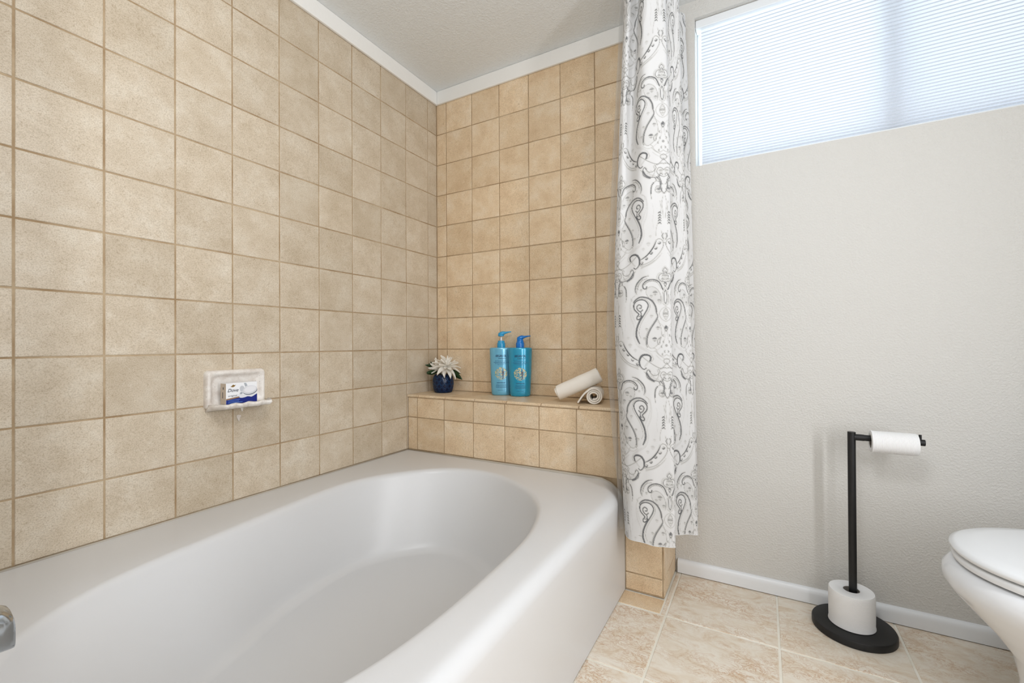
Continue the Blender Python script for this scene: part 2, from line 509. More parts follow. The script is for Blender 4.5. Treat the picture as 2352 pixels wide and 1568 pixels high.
# ------------------------------------------------------------------ bathtub
tub = empty('bathtub', (0.5, -0.98, 0.0)); tag(tub, 'white oval alcove bathtub with a smooth rounded apron', 'bathtub')
TC = Vector((0.545, -0.98))
rim_pts = [(.161, -.70), (.182, -.61), (.225, -.525), (.305, -.425), (.39, -.368), (.482, -.347), (.58, -.362), (.669, -.405), (.745, -.455), (.805, -.515), (.853, -.584), (.892, -.691),
           (.914, -.80), (.923, -.967), (.925, -1.124), (.917, -1.247), (.897, -1.345), (.855, -1.45), (.79, -1.54), (.70, -1.60), (.58, -1.622), (.46, -1.60), (.36, -1.535), (.29, -1.45), (.245, -1.34), (.215, -1.165), (.178, -.92), (.163, -.80)]
def polar(curve, th):
    d = curve - np.array([TC.x, TC.y]); a = np.arctan2(d[:, 1], d[:, 0]); r = np.hypot(d[:, 0], d[:, 1])
    o = np.argsort(a); a, r = a[o], r[o]
    return np.interp(th, np.r_[a[-1] - 2 * PI, a, a[0] + 2 * PI], np.r_[r[-1], r, r[0]])
X_IN, Y0, Y1 = 0.0035, -YL - 0.002, YT + 0.002
def sm(t): t = min(max(t, 0.0), 1.0); return t * t * (3 - 2 * t)
def Rr(y): return 0.034 + 0.060 * sm((y + 0.40) / (0.40 - YL)) ** 1.5     # size of the roll-over at the front edge
def xo(y): return 1.034 - 0.026 * sm((y + 0.44) / (0.44 - YL))            # outermost front edge
def xs(y): return xo(y) - Rr(y)
corn = [math.atan2(b - TC.y, a - TC.x) for a, b in ((X_IN, Y0), (xs(Y0), Y0), (X_IN, Y1), (xs(Y1), Y1))]
ths = sorted(list(np.linspace(-PI, PI, 240, endpoint=False)) + corn)
rimc = cr(rim_pts, 10, True)
_tu = np.linspace(-PI, PI, 720, endpoint=False)
_ru = polar(rimc, _tu)
for _ in range(6): _ru = (np.roll(_ru, 4) + np.roll(_ru, 2) + _ru + np.roll(_ru, -2) + np.roll(_ru, -4)) / 5
rr_ = np.interp(ths, np.r_[_tu, PI], np.r_[_ru, _ru[0]])
def outer(th):
    c, s = math.cos(th), math.sin(th)
    best = 1e9
    if s > 1e-9: best = min(best, (Y0 - TC.y) / s)
    if s < -1e-9: best = min(best, (Y1 - TC.y) / s)
    if c < -1e-9: best = min(best, (X_IN - TC.x) / c)
    if c > 1e-9:
        lo_, hi_ = 0.2, 2.0 / c
        for _ in range(60):
            t = (lo_ + hi_) / 2
            if TC.x + t * c < xs(min(max(TC.y + t * s, Y1), Y0)): lo_ = t
            else: hi_ = t
        best = min(best, t)
    return best
ro = np.array([outer(t) for t in ths])
FLOORZ = 0.112
rings = []
def ring(fr, z):
    return [(TC.x + r * math.cos(t), TC.y + r * math.sin(t), zz) for t, r, zz in zip(ths, fr, z)]
one = np.ones(len(ths))
deck = ro - rr_
rings.append(ring(ro, one * RIM))
for k in (0.25, 0.5, 0.75):
    rings.append(ring(ro - (deck - 0.014) * k, one * RIM))
rings.append(ring(rr_ + 0.014, one * RIM))
# rounded inner lip then the sloped wall then the floor
for ang in np.radians([15, 30, 45, 60, 75]):
    rings.append(ring(rr_ + 0.014 - 0.022 * np.sin(ang), one * (RIM - 0.022 * (1 - np.cos(ang)))))
c_, s_ = np.cos(ths), np.sin(ths)
inset = 0.068 + 0.070 * np.abs(s_) ** 2 + 0.06 * (s_ < 0) * np.abs(s_) ** 2     # how far the foot of the wall lies inside the rim
zw = RIM - 0.020; r0 = rr_ - 0.009
FIL = 0.034
for k in np.linspace(0.08, 1.0, 14):
    z = zw + (FLOORZ + FIL * 0.55 - zw) * k
    rings.append(ring(r0 - (inset - 0.02) * (0.80 * k + 0.20 * k * k), one * z))
rb = r0 - (inset - 0.02); zb = FLOORZ + FIL * 0.55
for k in np.linspace(0.15, 1.0, 7):
    rings.append(ring(rb - 0.034 * k, one * (zb - FIL * 0.55 * (1 - (1 - k) ** 2))))
rl = rb - 0.034
for k in (0.8, 0.6, 0.4, 0.2, 0.05):
    rings.append(ring(rl * k, one * (FLOORZ - 0.006 * (1 - k))))
mb = MB()
mb.rings([[(p[0] - 0.5, p[1] + 0.98, p[2]) for p in r] for r in rings], cap0=False, cap1=True)
# apron: the front edge rolls over and drops to the floor
fr = [i for i in range(len(ths)) if abs(rings[0][i][0] - xs(rings[0][i][1])) < 1e-4]
fr.sort(key=lambda i: rings[0][i][1])
ap = []
ys_ = [rings[0][i][1] for i in fr]
for y in ys_:
    R, x1 = Rr(y), xo(y); row = []
    for a in np.radians([0, 10, 20, 30, 40, 50, 60, 70, 80, 90]):
        row.append((xs(y) + R * math.sin(a) - 0.5, y + 0.98, RIM - R * (1 - math.cos(a)) * (0.034 / R + (1 - 0.034 / R) * 0.9)))
    zlow = row[-1][2]
    for k in np.linspace(0.1, 1.0, 10):
        z = zlow * (1 - k) + 0.002 * k
        row.append((x1 + (1.011 - x1) * min(1.0, k * 1.25) - 0.5, y + 0.98, z))
    ap.append(row)
n0 = len(mb.v)
mb.rings([[r[j] for r in ap] for j in range(len(ap[0]))], cap0=False, cap1=False, closed=False)
me = mesh('shell', mb.v, mb.f)
bm = bmesh.new(); bm.from_mesh(me)
bmesh.ops.remove_doubles(bm, verts=bm.verts, dist=0.0004)
bmesh.ops.recalc_face_normals(bm, faces=bm.faces)
bm.to_mesh(me); bm.free()
shell = link('shell', me, M['tub'], tub, True)
# make sure the deck faces up
if sum(p.normal.z * p.area for p in me.polygons) < 0: me.flip_normals()
mb = MB(); mb.tube([(0.0042 - 0.5, YT + 0.984, RIM + 0.0005), (0.0042 - 0.5, -YL - 0.007 + 0.98, RIM + 0.0005)], 0.0034, 8)
mb.build('caulk_bead', M['caulk'], tub, True)
cb = [(0.003, -YL - 0.002, RIM), (0.4, -YL - 0.002, RIM), (0.90, -YL - 0.002, RIM)] + [(xs(-YL) + Rr(-YL) * math.sin(a), -YL - 0.002, RIM - Rr(-YL) * (1 - math.cos(a)) * 0.93) for a in np.radians([10, 30, 50, 70, 85])] + [(1.010, -YL - 0.002, 0.15), (1.011, -YL - 0.002, 0.003)]
mb = MB(); rb_ = [0.003, 0.0050, 0.0075] + [0.0065] * 5 + [0.002, 0.002]
mb.tube([(x - 0.5 + (0.004 if i == 0 else 0), -YL - 0.0015 - rb_[i] + 0.98, z) for i, (x, y, z) in enumerate(cb)], rb_, 8)
mb.build('caulk_bead', M['caulk'], tub, True)
# drain and overflow at the faucet end
mb = MB(); mb.lathe([(0.0, 0.0), (0.034, 0.0), (0.036, 0.002), (0.034, 0.004), (0.012, 0.003), (0.0, 0.003)], 32, (0.56 - 0.5, -1.39 + 0.98, FLOORZ - 0.003), cap0=False, cap1=False)
mb.build('drain', M['chrome'], tub, True)

# ------------------------------------------------------------------ tub spout on the wing wall
sp = empty('tub_spout', (0.555, YT, 0.504)); tag(sp, 'worn chrome tub spout with pull-up diverter knob', 'faucet')
sec = []
def sq(y, w_, z0, z1, e=3.2, n=28):
    out = []
    for k in range(n):
        a = 2 * PI * k / n; c, s = math.cos(a), math.sin(a)
        out.append((abs(c) ** (2 / e) * math.copysign(1, c) * w_ / 2, y, (z0 + z1) / 2 + abs(s) ** (2 / e) * math.copysign(1, s) * (z1 - z0) / 2))
    return out
mb = MB()
mb.rings([sq(0.0, 0.064, -0.030, 0.034), sq(0.012, 0.060, -0.028, 0.032), sq(0.05, 0.052, -0.024, 0.028), sq(0.10, 0.050, -0.028, 0.025), sq(0.130, 0.050, -0.038, 0.021), sq(0.146, 0.048, -0.042, 0.016), sq(0.155, 0.045, -0.043, 0.010), sq(0.158, 0.040, -0.043, 0.0)])
mb.build('body', M['chrome'], sp, True, angle=0.8)
mb = MB(); mb.lathe([(0.0, -0.01), (0.006, -0.01), (0.006, 0.008), (0.0075, 0.012), (0.012, 0.017), (0.0125, 0.019), (0.0, 0.021)], 24, (0, 0.135, 0.013), cap0=False, cap1=False)
mb.build('diverter_knob', M['chrome'], sp, True)
mb = MB(); mb.lathe([(0.026, 0.0), (0.038, 0.0), (0.036, 0.006), (0.026, 0.007)], 32, cap0=False, cap1=False)
es = mb.build('escutcheon', M['chrome'], sp, True); es.rotation_euler = (-PI / 2, 0, 0); es.location = (0, 0.001, 0)

# ------------------------------------------------------------------ soap dish on the long wall
def dish_mat():
    mt = base_mat('stained_white_ceramic', rgb(222, 214, 204), 0.3)
    v_ = coords(mt, False)
    n1 = noise(mt, v_, 420.0, 2.0, 0.5)
    r1 = ramp(mt, n1.outputs[0], [(0.70, (0, 0, 0, 1)), (0.74, (1, 1, 1, 1))])
    n2 = noise(mt, v_, 35.0, 4.0, 0.6)
    r2 = ramp(mt, n2.outputs[0], [(0.4, rgb(236, 231, 224)), (0.70, rgb(212, 202, 192))])
    c = mix(mt, r1.outputs[0], r2.outputs[0], rgb(80, 62, 55))
    W(mt, c, bsdf(mt).inputs['Base Color'])
    return mt
M['dish'] = dish_mat()
dish = empty('soap_dish', (0.0, -0.992, 0.673)); tag(dish, 'chipped white ceramic soap dish set in the tiled wall', 'soap dish')
# local: x out of wall, y along the wall (towards the window +), z up
DW, DH = 0.178, 0.115
def rrect(w_, h_, r, n=6, oy=0.0, oz=0.0):
    out = []
    for cx, cy, a0 in ((w_ / 2 - r, h_ / 2 - r, 0), (-w_ / 2 + r, h_ / 2 - r, PI / 2), (-w_ / 2 + r, -h_ / 2 + r, PI), (w_ / 2 - r, -h_ / 2 + r, 1.5 * PI)):
        for k in range(n + 1):
            a = a0 + PI / 2 * k / n
            out.append((oy + cx + r * math.cos(a), oz + cy + r * math.sin(a)))
    return out
def dr(x, w_, h_, r, oz=DH / 2, jit=0.0):
    return [(x, y, z) for y, z in rrect(w_, h_, r, 6, 0.0, oz)]
mb = MB()
mb.rings([dr(-0.002, DW, DH, 0.012), dr(0.010, DW, DH, 0.012), dr(0.017, DW - 0.006, DH - 0.006, 0.012), dr(0.019, DW - 0.014, DH - 0.014, 0.012), dr(0.018, DW - 0.024, DH - 0.024, 0.014), dr(0.010, DW - 0.034, DH - 0.034, 0.016), dr(0.006, DW - 0.05, DH - 0.05, 0.016)], cap0=False)
mb.build('back_plate', M['dish'], dish, True)
# tray: shelf with a broken, wavy front lip
mb = MB()
nn = 40; top = []; fr_ = []; frb = []; bb = []
for k in range(nn + 1):
    t = k / nn; y = -DW / 2 + 0.004 + t * (DW - 0.008)
    edge = 0.020 + 0.046 * math.sin(PI * min(1, t / 0.13) / 2)
    if t > 0.90: edge = 0.066 * math.cos((t - 0.90) / 0.10 * PI / 2 * 0.75)
    edge = max(edge, 0.018) + 0.006 * min(1, t / 0.13)
    wav = 0.0035 * math.sin(t * 21) * (0.35 < t < 0.97) + 0.0015 * math.sin(t * 57)
    edge += wav
    lip = (0.004 + 0.0016 * math.sin(t * 26 + 1)) * min(1, 0.2 + t / 0.15)
    top.append((0.012, y, 0.013)); fr_.append((edge - 0.008, y, 0.013)); frb.append((edge, y, 0.013 + lip)); bb.append((edge - 0.003, y, 0.002)); 
back = [(0.0015, p[1], 0.002) for p in top]
rows_ = [back, top, fr_, [(a[0] + 0.005, a[1], a[2] + 0.0015) for a in frb], [(a[0] + 0.009, a[1], a[2] - 0.006) for a in frb], bb, [(0.012, p[1], -0.004) for p in top], [(0.0015, p[1], -0.008) for p in top]]
mb.rings([[r_k[k] for r_k in rows_] for k in range(nn + 1)])
mb.build('tray', M['dish'], dish, True)
mb = MB()
for dy, dz, s in ((0.022, -0.010, 0.010), (0.012, -0.036, 0.014)):
    pts = cr([(dy - s * .5, dz + s * .4), (dy, dz + s * .55), (dy + s * .5, dz + s * .35), (dy + s * .25, dz - s * .2), (dy, dz - s * .9), (dy - s * .35, dz - s * .2)], 4, True)
    mb.rings([[(0.0006, a, b) for a, b in pts], [(0.0022, a, b) for a, b in pts]])
mb.build('plaster_smear', M['dish'], dish)

# ------------------------------------------------------------------ soap carton
SB = Vector((0.055, -1.000, 0.6874))
box = empty('soap_box', SB, 0.0); tag(box, 'white and blue soap carton standing in the soap dish', 'box')
BW, BH, BD = 0.092, 0.0625, 0.030
# local x out of wall (front face at x=0), y along, z up
mb = MB(); mb.box((-BD, -BW / 2, 0), (0, BW / 2, BH))
carton = mb.build('carton', base_mat('white_card', rgb(240, 241, 243), 0.4), box, bevel=0.0006)
def flat(name, pts, x, col, parent, rough=0.4, holes=None):
    n = len(pts)
    return obj(name, [(x, a, b) for a, b in pts], [tuple(range(n))], base_mat(name + '_ink', col, rough), parent)
def ell(cy, cz, a, b, rot=0.0, n=40):
    return [(cy + a * math.cos(t) * math.cos(rot) - b * math.sin(t) * math.sin(rot), cz + a * math.cos(t) * math.sin(rot) + b * math.sin(t) * math.cos(rot)) for t in np.linspace(0, 2 * PI, n, endpoint=False)]
def px(u, v_):   # carton print: u 0..1 left to right, v 0..1 top to bottom
    return (-BW / 2 + u * BW, BH * (1 - v_))
E0 = 0.0002
wave = [(0.0, .735), (.20, .705), (.40, .675), (.42, .72), (.50, .745), (.60, .73), (.68, .70), (.75, .715), (.80, .735), (.86, .71), (.93, .655), (1.0, .60)]
blue = [px(*p) for p in cr(wave, 5)] + [px(1.0, .995), px(0.0, .995)]
flat('blue_band', list(reversed(blue)), E0, rgb(8, 32, 122), carton)
flat('gold_tab', [px(0.0, .80), px(.33, .735), px(.40, .725), px(.41, .675), px(.39, .66), px(0.0, .735)], E0 * 1.6, rgb(150, 118, 88), carton)
flat('cream_swirl', [px(*p) for p in cr([(.38, .57), (.55, .60), (.75, .64), (.93, .60), (1.0, .50), (1.0, .58), (.93, .645), (.80, .72), (.70, .69), (.60, .72), (.48, .73), (.40, .66)], 4, True)], E0 * 2, rgb(226, 227, 230), carton)
flat('soap_shadow', [px(*p) for p in ell(.765, .43, .245, .20, -.35)], E0 * 2.4, rgb(120, 126, 134), carton)
flat('soap_bar', [px(*p) for p in ell(.755, .385, .245, .20, -.40)], E0 * 3, rgb(214, 215, 219), carton)
flat('soap_highlight', [px(*p) for p in ell(.765, .355, .205, .145, -.40)], E0 * 3.6, rgb(232, 232, 235), carton)
flat('grey_bar', [px(.56, .03), px(.63, .03), px(.68, .17), px(.61, .22)], E0 * 2, rgb(176, 180, 186), carton)
flat('pearl', [px(*p) for p in ell(.50, .30, .075, .14)], E0 * 2, rgb(196, 199, 204), carton)
flat('cream_drop', [px(.42, .53), px(.46, .46), px(.52, .47), px(.51, .56), px(.45, .57)], E0 * 2, rgb(165, 170, 176), carton)
bird = [(.13, .17), (.17, .135), (.20, .09), (.225, .075), (.25, .095), (.27, .11), (.30, .075), (.285, .125), (.255, .17), (.215, .195), (.175, .195), (.195, .178), (.16, .18)]
flat('bird_mark', [px(*p) for p in bird], E0 * 2, rgb(134, 102, 44), carton)

def text_pts(body, size, shear=0.0, sx=1.0, bold=0.0):
    cu = bpy.data.curves.new('lettering', 'FONT'); cu.body = body; cu.size = size; cu.shear = shear
    cu.offset = bold; cu.resolution_u = 3
    o = bpy.data.objects.new('lettering', cu); COL.objects.link(o)
    dg = bpy.context.evaluated_depsgraph_get(); dg.update()
    me = bpy.data.meshes.new_from_object(o.evaluated_get(dg))
    v_ = [(p.co.x * sx, p.co.y) for p in me.vertices]; f_ = [tuple(p.vertices) for p in me.polygons]
    bpy.data.objects.remove(o); bpy.data.curves.remove(cu); bpy.data.meshes.remove(me)
    return v_, f_
def text_fit(body, width, height_cap=None, **kw):
    v_, f_ = text_pts(body, 1.0, **kw)
    xs_ = [a for a, b in v_]; ys2 = [b for a, b in v_]
    s = width / (max(xs_) - min(xs_)); cx = (max(xs_) + min(xs_)) / 2
    sy = s if height_cap is None else height_cap / max(ys2)
    return [((a - cx) * s, b * sy) for a, b in v_], f_
def box_text(name, body, u, v_, wid, cap, col, shear=0.0, bold=0.0, sx=1.0):
    vv, ff = text_fit(body, wid, cap, shear=shear, bold=bold)
    cy, cz = px(u, v_)
    return obj(name, [(E0 * 4, cy + a, cz + b) for a, b in vv], ff, base_mat(name + '_ink', col, 0.5), carton)
box_text('brand_name', 'Dove', .215, .415, .34 * BW, .155 * BH, rgb(28, 34, 52), 0.35, 0.004)
box_text('variety_name', 'original', .20, .635, .28 * BW, .075 * BH, rgb(70, 72, 84), 0.0)
for k, (u, v0, wd) in enumerate(((.235, .805, .38), (.23, .875, .34), (.28, .93, .47))):
    a, b = px(u - wd / 2, v0 + .018), px(u + wd / 2, v0 - .012)
    flat('fine_print', [a, (b[0], a[1] + 0.0004), (b[0], b[1]), (a[0], a[1] + 0.0011)], E0 * 4, rgb(92, 132, 205), carton)
# tan end panel of the carton
mb = MB(); mb.box((-BD + 0.0005, -BW / 2 - 0.0003, 0.0005), (-0.0008, -BW / 2, BH - 0.0005))
mb.build('end_panel', base_mat('tan_card', rgb(205, 190, 172), 0.5), carton)
mb = MB(); mb.box((-0.0195, -BW / 2 - 0.0005, 0.018), (-0.0165, -BW / 2 - 0.0003, 0.036)); mb.box((-0.0165, -BW / 2 - 0.0005, 0.044), (-0.0125, -BW / 2 - 0.0003, 0.051))
mb.build('end_print', base_mat('dark_ink', rgb(60, 58, 62), 0.5), carton)

# ------------------------------------------------------------------ shampoo bottles
def bottle(loc, rz, label, body_col, pump_col, raised, extra):
    b = empty('pump_bottle', loc, rz); tag(b, label, 'bottle')
    H, W0, W1, DP = 0.213, 0.088, 0.106, 0.58
    bm_ = base_mat('pearl_turquoise_plastic', body_col, 0.26, 0.35, coat=1.0)
    bsdf(bm_).inputs['Coat Roughness'].default_value = 0.14
    pm = base_mat('translucent_blue_plastic', pump_col, 0.2)
    pm.node_tree.nodes['Principled BSDF'].inputs['Transmission Weight'].default_value = 0.0
    def hw(z): return (W0 + (W1 - W0) * (z / H) ** 0.8) / 2
    prof = [(0.0, 0.0), (W0 / 2 - 0.006, 0.0), (W0 / 2 - 0.002, 0.002), (hw(0.006), 0.006)] + [(hw(z), z) for z in np.linspace(0.02, H - 0.006, 16)] + [(hw(H) - 0.0005, H - 0.003), (hw(H) - 0.003, H), (hw(H) - 0.008, H + 0.001), (0.016, H + 0.002), (0.0, H + 0.002)]
    q = MB(); q.lathe(prof, 64, sy=DP, cap0=False, cap1=False)
    body = q.build('body', bm_, b, True, angle=0.9)
    dz = H
    q = MB(); q.lathe([(0.0, -0.001), (0.0185, -0.001), (0.0185, 0.016), (0.0178, 0.020), (0.0155, 0.023), (0.0150, 0.030), (0.0, 0.031)], 32, (0, 0, dz + 0.002), cap0=False, cap1=False)
    q.build('collar', pm, b, True, angle=0.7)
    up = 0.020 if raised else 0.0
    if raised:
        q = MB(); q.lathe([(0.0, 0.028), (0.0055, 0.028), (0.0035, 0.040), (0.0030, 0.056), (0.0, 0.056)], 20, (0, 0, dz), cap0=False, cap1=False)
        q.build('stem', base_mat('white_plastic', rgb(240, 240, 242), 0.4), b, True)
    # pump head: rounded cap drawn out into a spout
    z0 = dz + 0.030 + up
    path = [(-0.014, 0.008, 0.004), (-0.012, 0.009, 0.010), (-0.002, 0.012, 0.0135), (0.008, 0.0155, 0.012), (0.020, 0.018, 0.0085), (0.032, 0.0205, 0.0055), (0.042, 0.022, 0.0040), (0.046, 0.0215, 0.0036)]
    q = MB()
    q.rings([[(x, r * 0.85 * math.cos(t), z0 + z + r * (0.62 if x > 0.01 else 0.8) * math.sin(t)) for t in np.linspace(0, 2 * PI, 20, endpoint=False)] for x, z, r in [(p[0], p[1], p[2]) for p in path]])
    head = q.build('pump_head', pm, b, True)
    q = MB(); q.lathe([(0.0, -0.004 if not raised else 0.002), (0.0135, -0.004 if not raised else 0.002), (0.0135, 0.006), (0.011, 0.012), (0.0, 0.014)], 28, (0, 0, z0), cap0=False, cap1=False)
    q.build('skirt', pm, head, True)
    # print bent round the front of the body (front = -y)
    def wrap(name, vv, ff, zc, col, lift=0.0004, metal=0.0, rough=0.4, du=0.0):
        out = []
        for a, c in vv:
            z = zc + c; w2 = hw(z); d2 = w2 * DP; s = max(-0.98, min(0.98, (a + du) / w2))
            out.append((w2 * s, -(d2 * math.sqrt(1 - s * s)) - lift, z))
        return obj(name, out, ff, base_mat(name + '_ink', col, rough, metal), body)
    ink = rgb(22, 38, 78)
    vv, ff = text_fit('ARGAN OIL', 0.050, 0.0105, bold=0.02); wrap('title', vv, ff, 0.172, ink)
    vv, ff = text_fit('FROM MOROCCO', 0.036, 0.0048, bold=0.01); wrap('subtitle', vv, ff, 0.163, ink, du=0.006)
    def bar(wd, h, seg):
        v2, f2 = [], []; x = -wd / 2; rnd = random.Random(int(wd * 1e5))
        while x < wd / 2:
            l = rnd.uniform(0.0025, 0.007); x1 = min(x + l, wd / 2); n = len(v2)
            v2 += [(x, 0), (x1, 0), (x1, h), (x, h)]; f2.append((n, n + 1, n + 2, n + 3)); x = x1 + 0.0014
        return v2, f2
    for zc, wd, h in ((0.1535, 0.054, 0.0021), (0.1465, 0.066, 0.0024), (0.1415, 0.054, 0.0017), (0.137, 0.030, 0.0014), (0.0555, 0.038, 0.0032), (0.0475, 0.044, 0.0018), (0.0415, 0.046, 0.0022), (0.0355, 0.046, 0.0022), (0.0225, 0.030, 0.0013)):
        vv, ff = bar(wd, h, 8); wrap('fine_print', vv, ff, zc, rgb(40, 84, 120))
    # round golden tree emblem
    gv, gf = [], []
    rnd = random.Random(5)
    R = 0.0275
    gv += [(R * math.cos(t), R * math.sin(t)) for t in np.linspace(0, 2 * PI, 40, endpoint=False)]; gf.append(tuple(range(40)))
    wrap('emblem_disc', gv, gf, 0.098, rgb(122, 160, 150), 0.0003, 0.2, 0.4); gv, gf = [], []
    for k in range(210):
        a = rnd.uniform(0, 2 * PI); r = R * math.sqrt(rnd.random()); s = rnd.uniform(0.0012, 0.0026)
        n = len(gv); cx, cy = r * math.cos(a), r * math.sin(a)
        gv += [(cx - s, cy), (cx, cy - s), (cx + s, cy), (cx, cy + s)]; gf.append((n, n + 1, n + 2, n + 3))
    wrap('gold_emblem', gv, gf, 0.098, rgb(212, 202, 160), 0.0006, 0.3, 0.4)
    tv = [(0.007, -0.026), (0.010, -0.025), (0.011, -0.01), (0.014, 0.01), (0.011, 0.010), (0.009, 0.026), (0.006, 0.010), (0.003, 0.012), (0.006, -0.01)]
    wrap('tree_mark', tv, [(0, 1, 2, 8), (2, 3, 4), (4, 5, 6), (6, 7, 8), (2, 4, 6, 8)], 0.098, rgb(88, 92, 108), 0.0009)
    return b
bottle((0.405, -0.046, LED + 0.0005), 0.50, 'pale turquoise pump bottle with its white stem raised', rgb(108, 182, 214), rgb(44, 150, 196), True, 0)
bottle((0.503, -0.047, LED + 0.0005), 0.50, 'turquoise pump bottle with its blue pump pressed down', rgb(22, 152, 190), rgb(4, 112, 194), False, 0)

# ------------------------------------------------------------------ vase and flower
VX, VY = 0.098, -0.078
vase = empty('vase', (VX, VY, LED + 0.0003)); tag(vase, 'small dark blue glazed vase with raised diamond pattern', 'vase')
def vr(t):   # radius over height 0..1
    return float(np.interp(t, [0, .03, .15, .35, .55, .75, .88, .96, 1.0], [.037, .041, .046, .0495, .0505, .0490, .0450, .0410, .0405]))
VH = 0.088; nr, nh = 144, 64
v = []; fac = []
for i in range(nh + 1):
    t = i / nh
    for k in range(nr):
        a = 2 * PI * k / nr
        g = a / (2 * PI) * 12; hh = t * 2.7
        p1 = (g + hh) % 1.0; p2 = (g - hh) % 1.0
        d = min(min(p1, 1 - p1), min(p2, 1 - p2))
        cell = max(abs(p1 - .5), abs(p2 - .5))
        on = 1.0 if 0.02 < t < 0.97 else 0.0
        line = max(0.0, 1 - abs(d - 0.11) / 0.075) * on
        inner = max(0.0, 1 - abs(cell - 0.17) / 0.07) * on * 0.6
        w_ = max(line, inner)
        r = vr(t) * (1 - 0.035 * on) + 0.0022 * w_
        v.append((r * math.cos(a), r * math.sin(a), t * VH)); fac.append(w_)
f = [(i * nr + k, i * nr + (k + 1) % nr, (i + 1) * nr + (k + 1) % nr, (i + 1) * nr + k) for i in range(nh) for k in range(nr)]
f.append(tuple(reversed(range(nr))))
n1 = len(v)
for t, rr2 in ((1.0, 0.036), (0.8, 0.039), (0.35, 0.040)):
    v += [(rr2 * math.cos(2 * PI * k / nr), rr2 * math.sin(2 * PI * k / nr), t * VH) for k in range(nr)]; fac += [0.0] * nr
last = nh * nr
for j in range(3):
    a0 = last if j == 0 else n1 + (j - 1) * nr; b0 = n1 + j * nr
    f += [(a0 + k, a0 + (k + 1) % nr, b0 + (k + 1) % nr, b0 + k) for k in range(nr)]
f.append(tuple(range(n1 + 2 * nr, n1 + 3 * nr)))
me = mesh('body', v, f)
at = me.attributes.new('relief', 'FLOAT', 'POINT'); at.data.foreach_set('value', fac)
mt = base_mat('blue_glaze', rgb(14, 34, 84), 0.12, spec=0.35)
an = N(mt, 'ShaderNodeAttribute', attribute_name='relief')
r_ = ramp(mt, an.outputs['Fac'], [(0.0, rgb(2, 6, 24)), (0.5, rgb(10, 38, 80)), (1.0, rgb(58, 118, 156))])
W(mt, r_.outputs[0], bsdf(mt).inputs['Base Color'])
link('body', me, mt, vase, True)

flower = empty('artificial_flower', (VX, VY, LED + 0.05)); tag(flower, 'cream white silk flower with dark green leaves in the blue vase', 'flower')
def leaf_mesh(name, L, Wd, curl, cup, mat, tip=1.0, n=10):
    v, f = [], []
    for i in range(n + 1):
        t = i / n
        w_ = Wd * (math.sin(PI * t ** 0.75) ** 0.8) * 0.5 + 0.0004
        ang = curl * t
        x = L * (t - 0.15 * abs(curl) * t * t); z = L * (0.5 * curl * t * t)
        for s in (-1, -0.5, 0, 0.5, 1):
            v.append((x, s * w_, z + cup * Wd * s * s))
    for i in range(n):
        for j in range(4):
            a = i * 5 + j; f.append((a, a + 1, a + 6, a + 5))
    me = mesh(name, v, f); me.materials.append(mat)
    me.polygons.foreach_set('use_smooth', [True] * len(me.polygons))
    return me
M['petal'], _ = fabric_mat('cream_silk', rgb(248, 244, 235), 0.25, 0.7)
M['leaf'] = base_mat('dark_green_leaf', rgb(34, 58, 26), 0.45)
pm_ = [leaf_mesh('petal', 0.064, 0.021, -0.55, 0.25, M['petal']), leaf_mesh('petal', 0.053, 0.019, 0.25, 0.30, M['petal']), leaf_mesh('petal', 0.030, 0.013, 0.7, 0.32, M['petal'])]
lm_ = leaf_mesh('leaf', 0.066, 0.023, -0.35, 0.15, M['leaf'])
ls_ = leaf_mesh('leaf', 0.036, 0.015, 0.2, 0.15, M['leaf'])
view = (CAM - Vector((VX, VY, 0.76))); view.z = 0; view.normalize()
rgt = Vector((-view.y, view.x, 0)) * 1.0
# image right as seen from the camera
if rgt.dot(_r) < 0: rgt = -rgt
upv = Vector((0, 0, 1))
def place(me, base, direction, name, roll=0.0, s=1.0, parent=flower):
    d = direction.normalized()
    a = d.cross(upv)
    if a.length < 1e-3: a = d.cross(view)
    a.normalize(); b = a.cross(d)
    Rm = Matrix((d, -a, b)).transposed() @ Matrix.Rotation(roll, 3, 'X')
    o = bpy.data.objects.new(name, me); COL.objects.link(o)
    mw = (Rm * s).to_4x4(); mw.translation = base
    o.matrix_world = mw; o.parent = parent
    return o
# main bloom leans to image right and to the viewer; centre given relative to the vase mouth
bc = rgt * 0.016 + view * 0.026 + upv * 0.074
ax = (rgt * 0.30 + view * 0.75 + upv * 0.65).normalized()
e1 = ax.cross(upv).normalized(); e2 = ax.cross(e1)
rnd = random.Random(3)
for ringk, (cnt, tilt, me_, off, s) in enumerate(((12, 1.42, pm_[0], 0.0, 1.18), (10, 1.08, pm_[1], 0.003, 1.05), (8, 0.62, pm_[2], 0.005, 1.1), (5, 0.25, pm_[2], 0.006, 0.8))):
    for k in range(cnt):
        a = 2 * PI * (k + 0.5 * (ringk % 2)) / cnt + rnd.uniform(-.12, .12)
        tl = tilt + rnd.uniform(-.10, .10)
        d = ax * math.cos(tl) + (e1 * math.cos(a) + e2 * math.sin(a)) * math.sin(tl)
        # keep the lowest outer petals drooping
        o = place(me_, bc + ax * off, d, 'petal', rnd.uniform(-.3, .3), s * rnd.uniform(.9, 1.1))
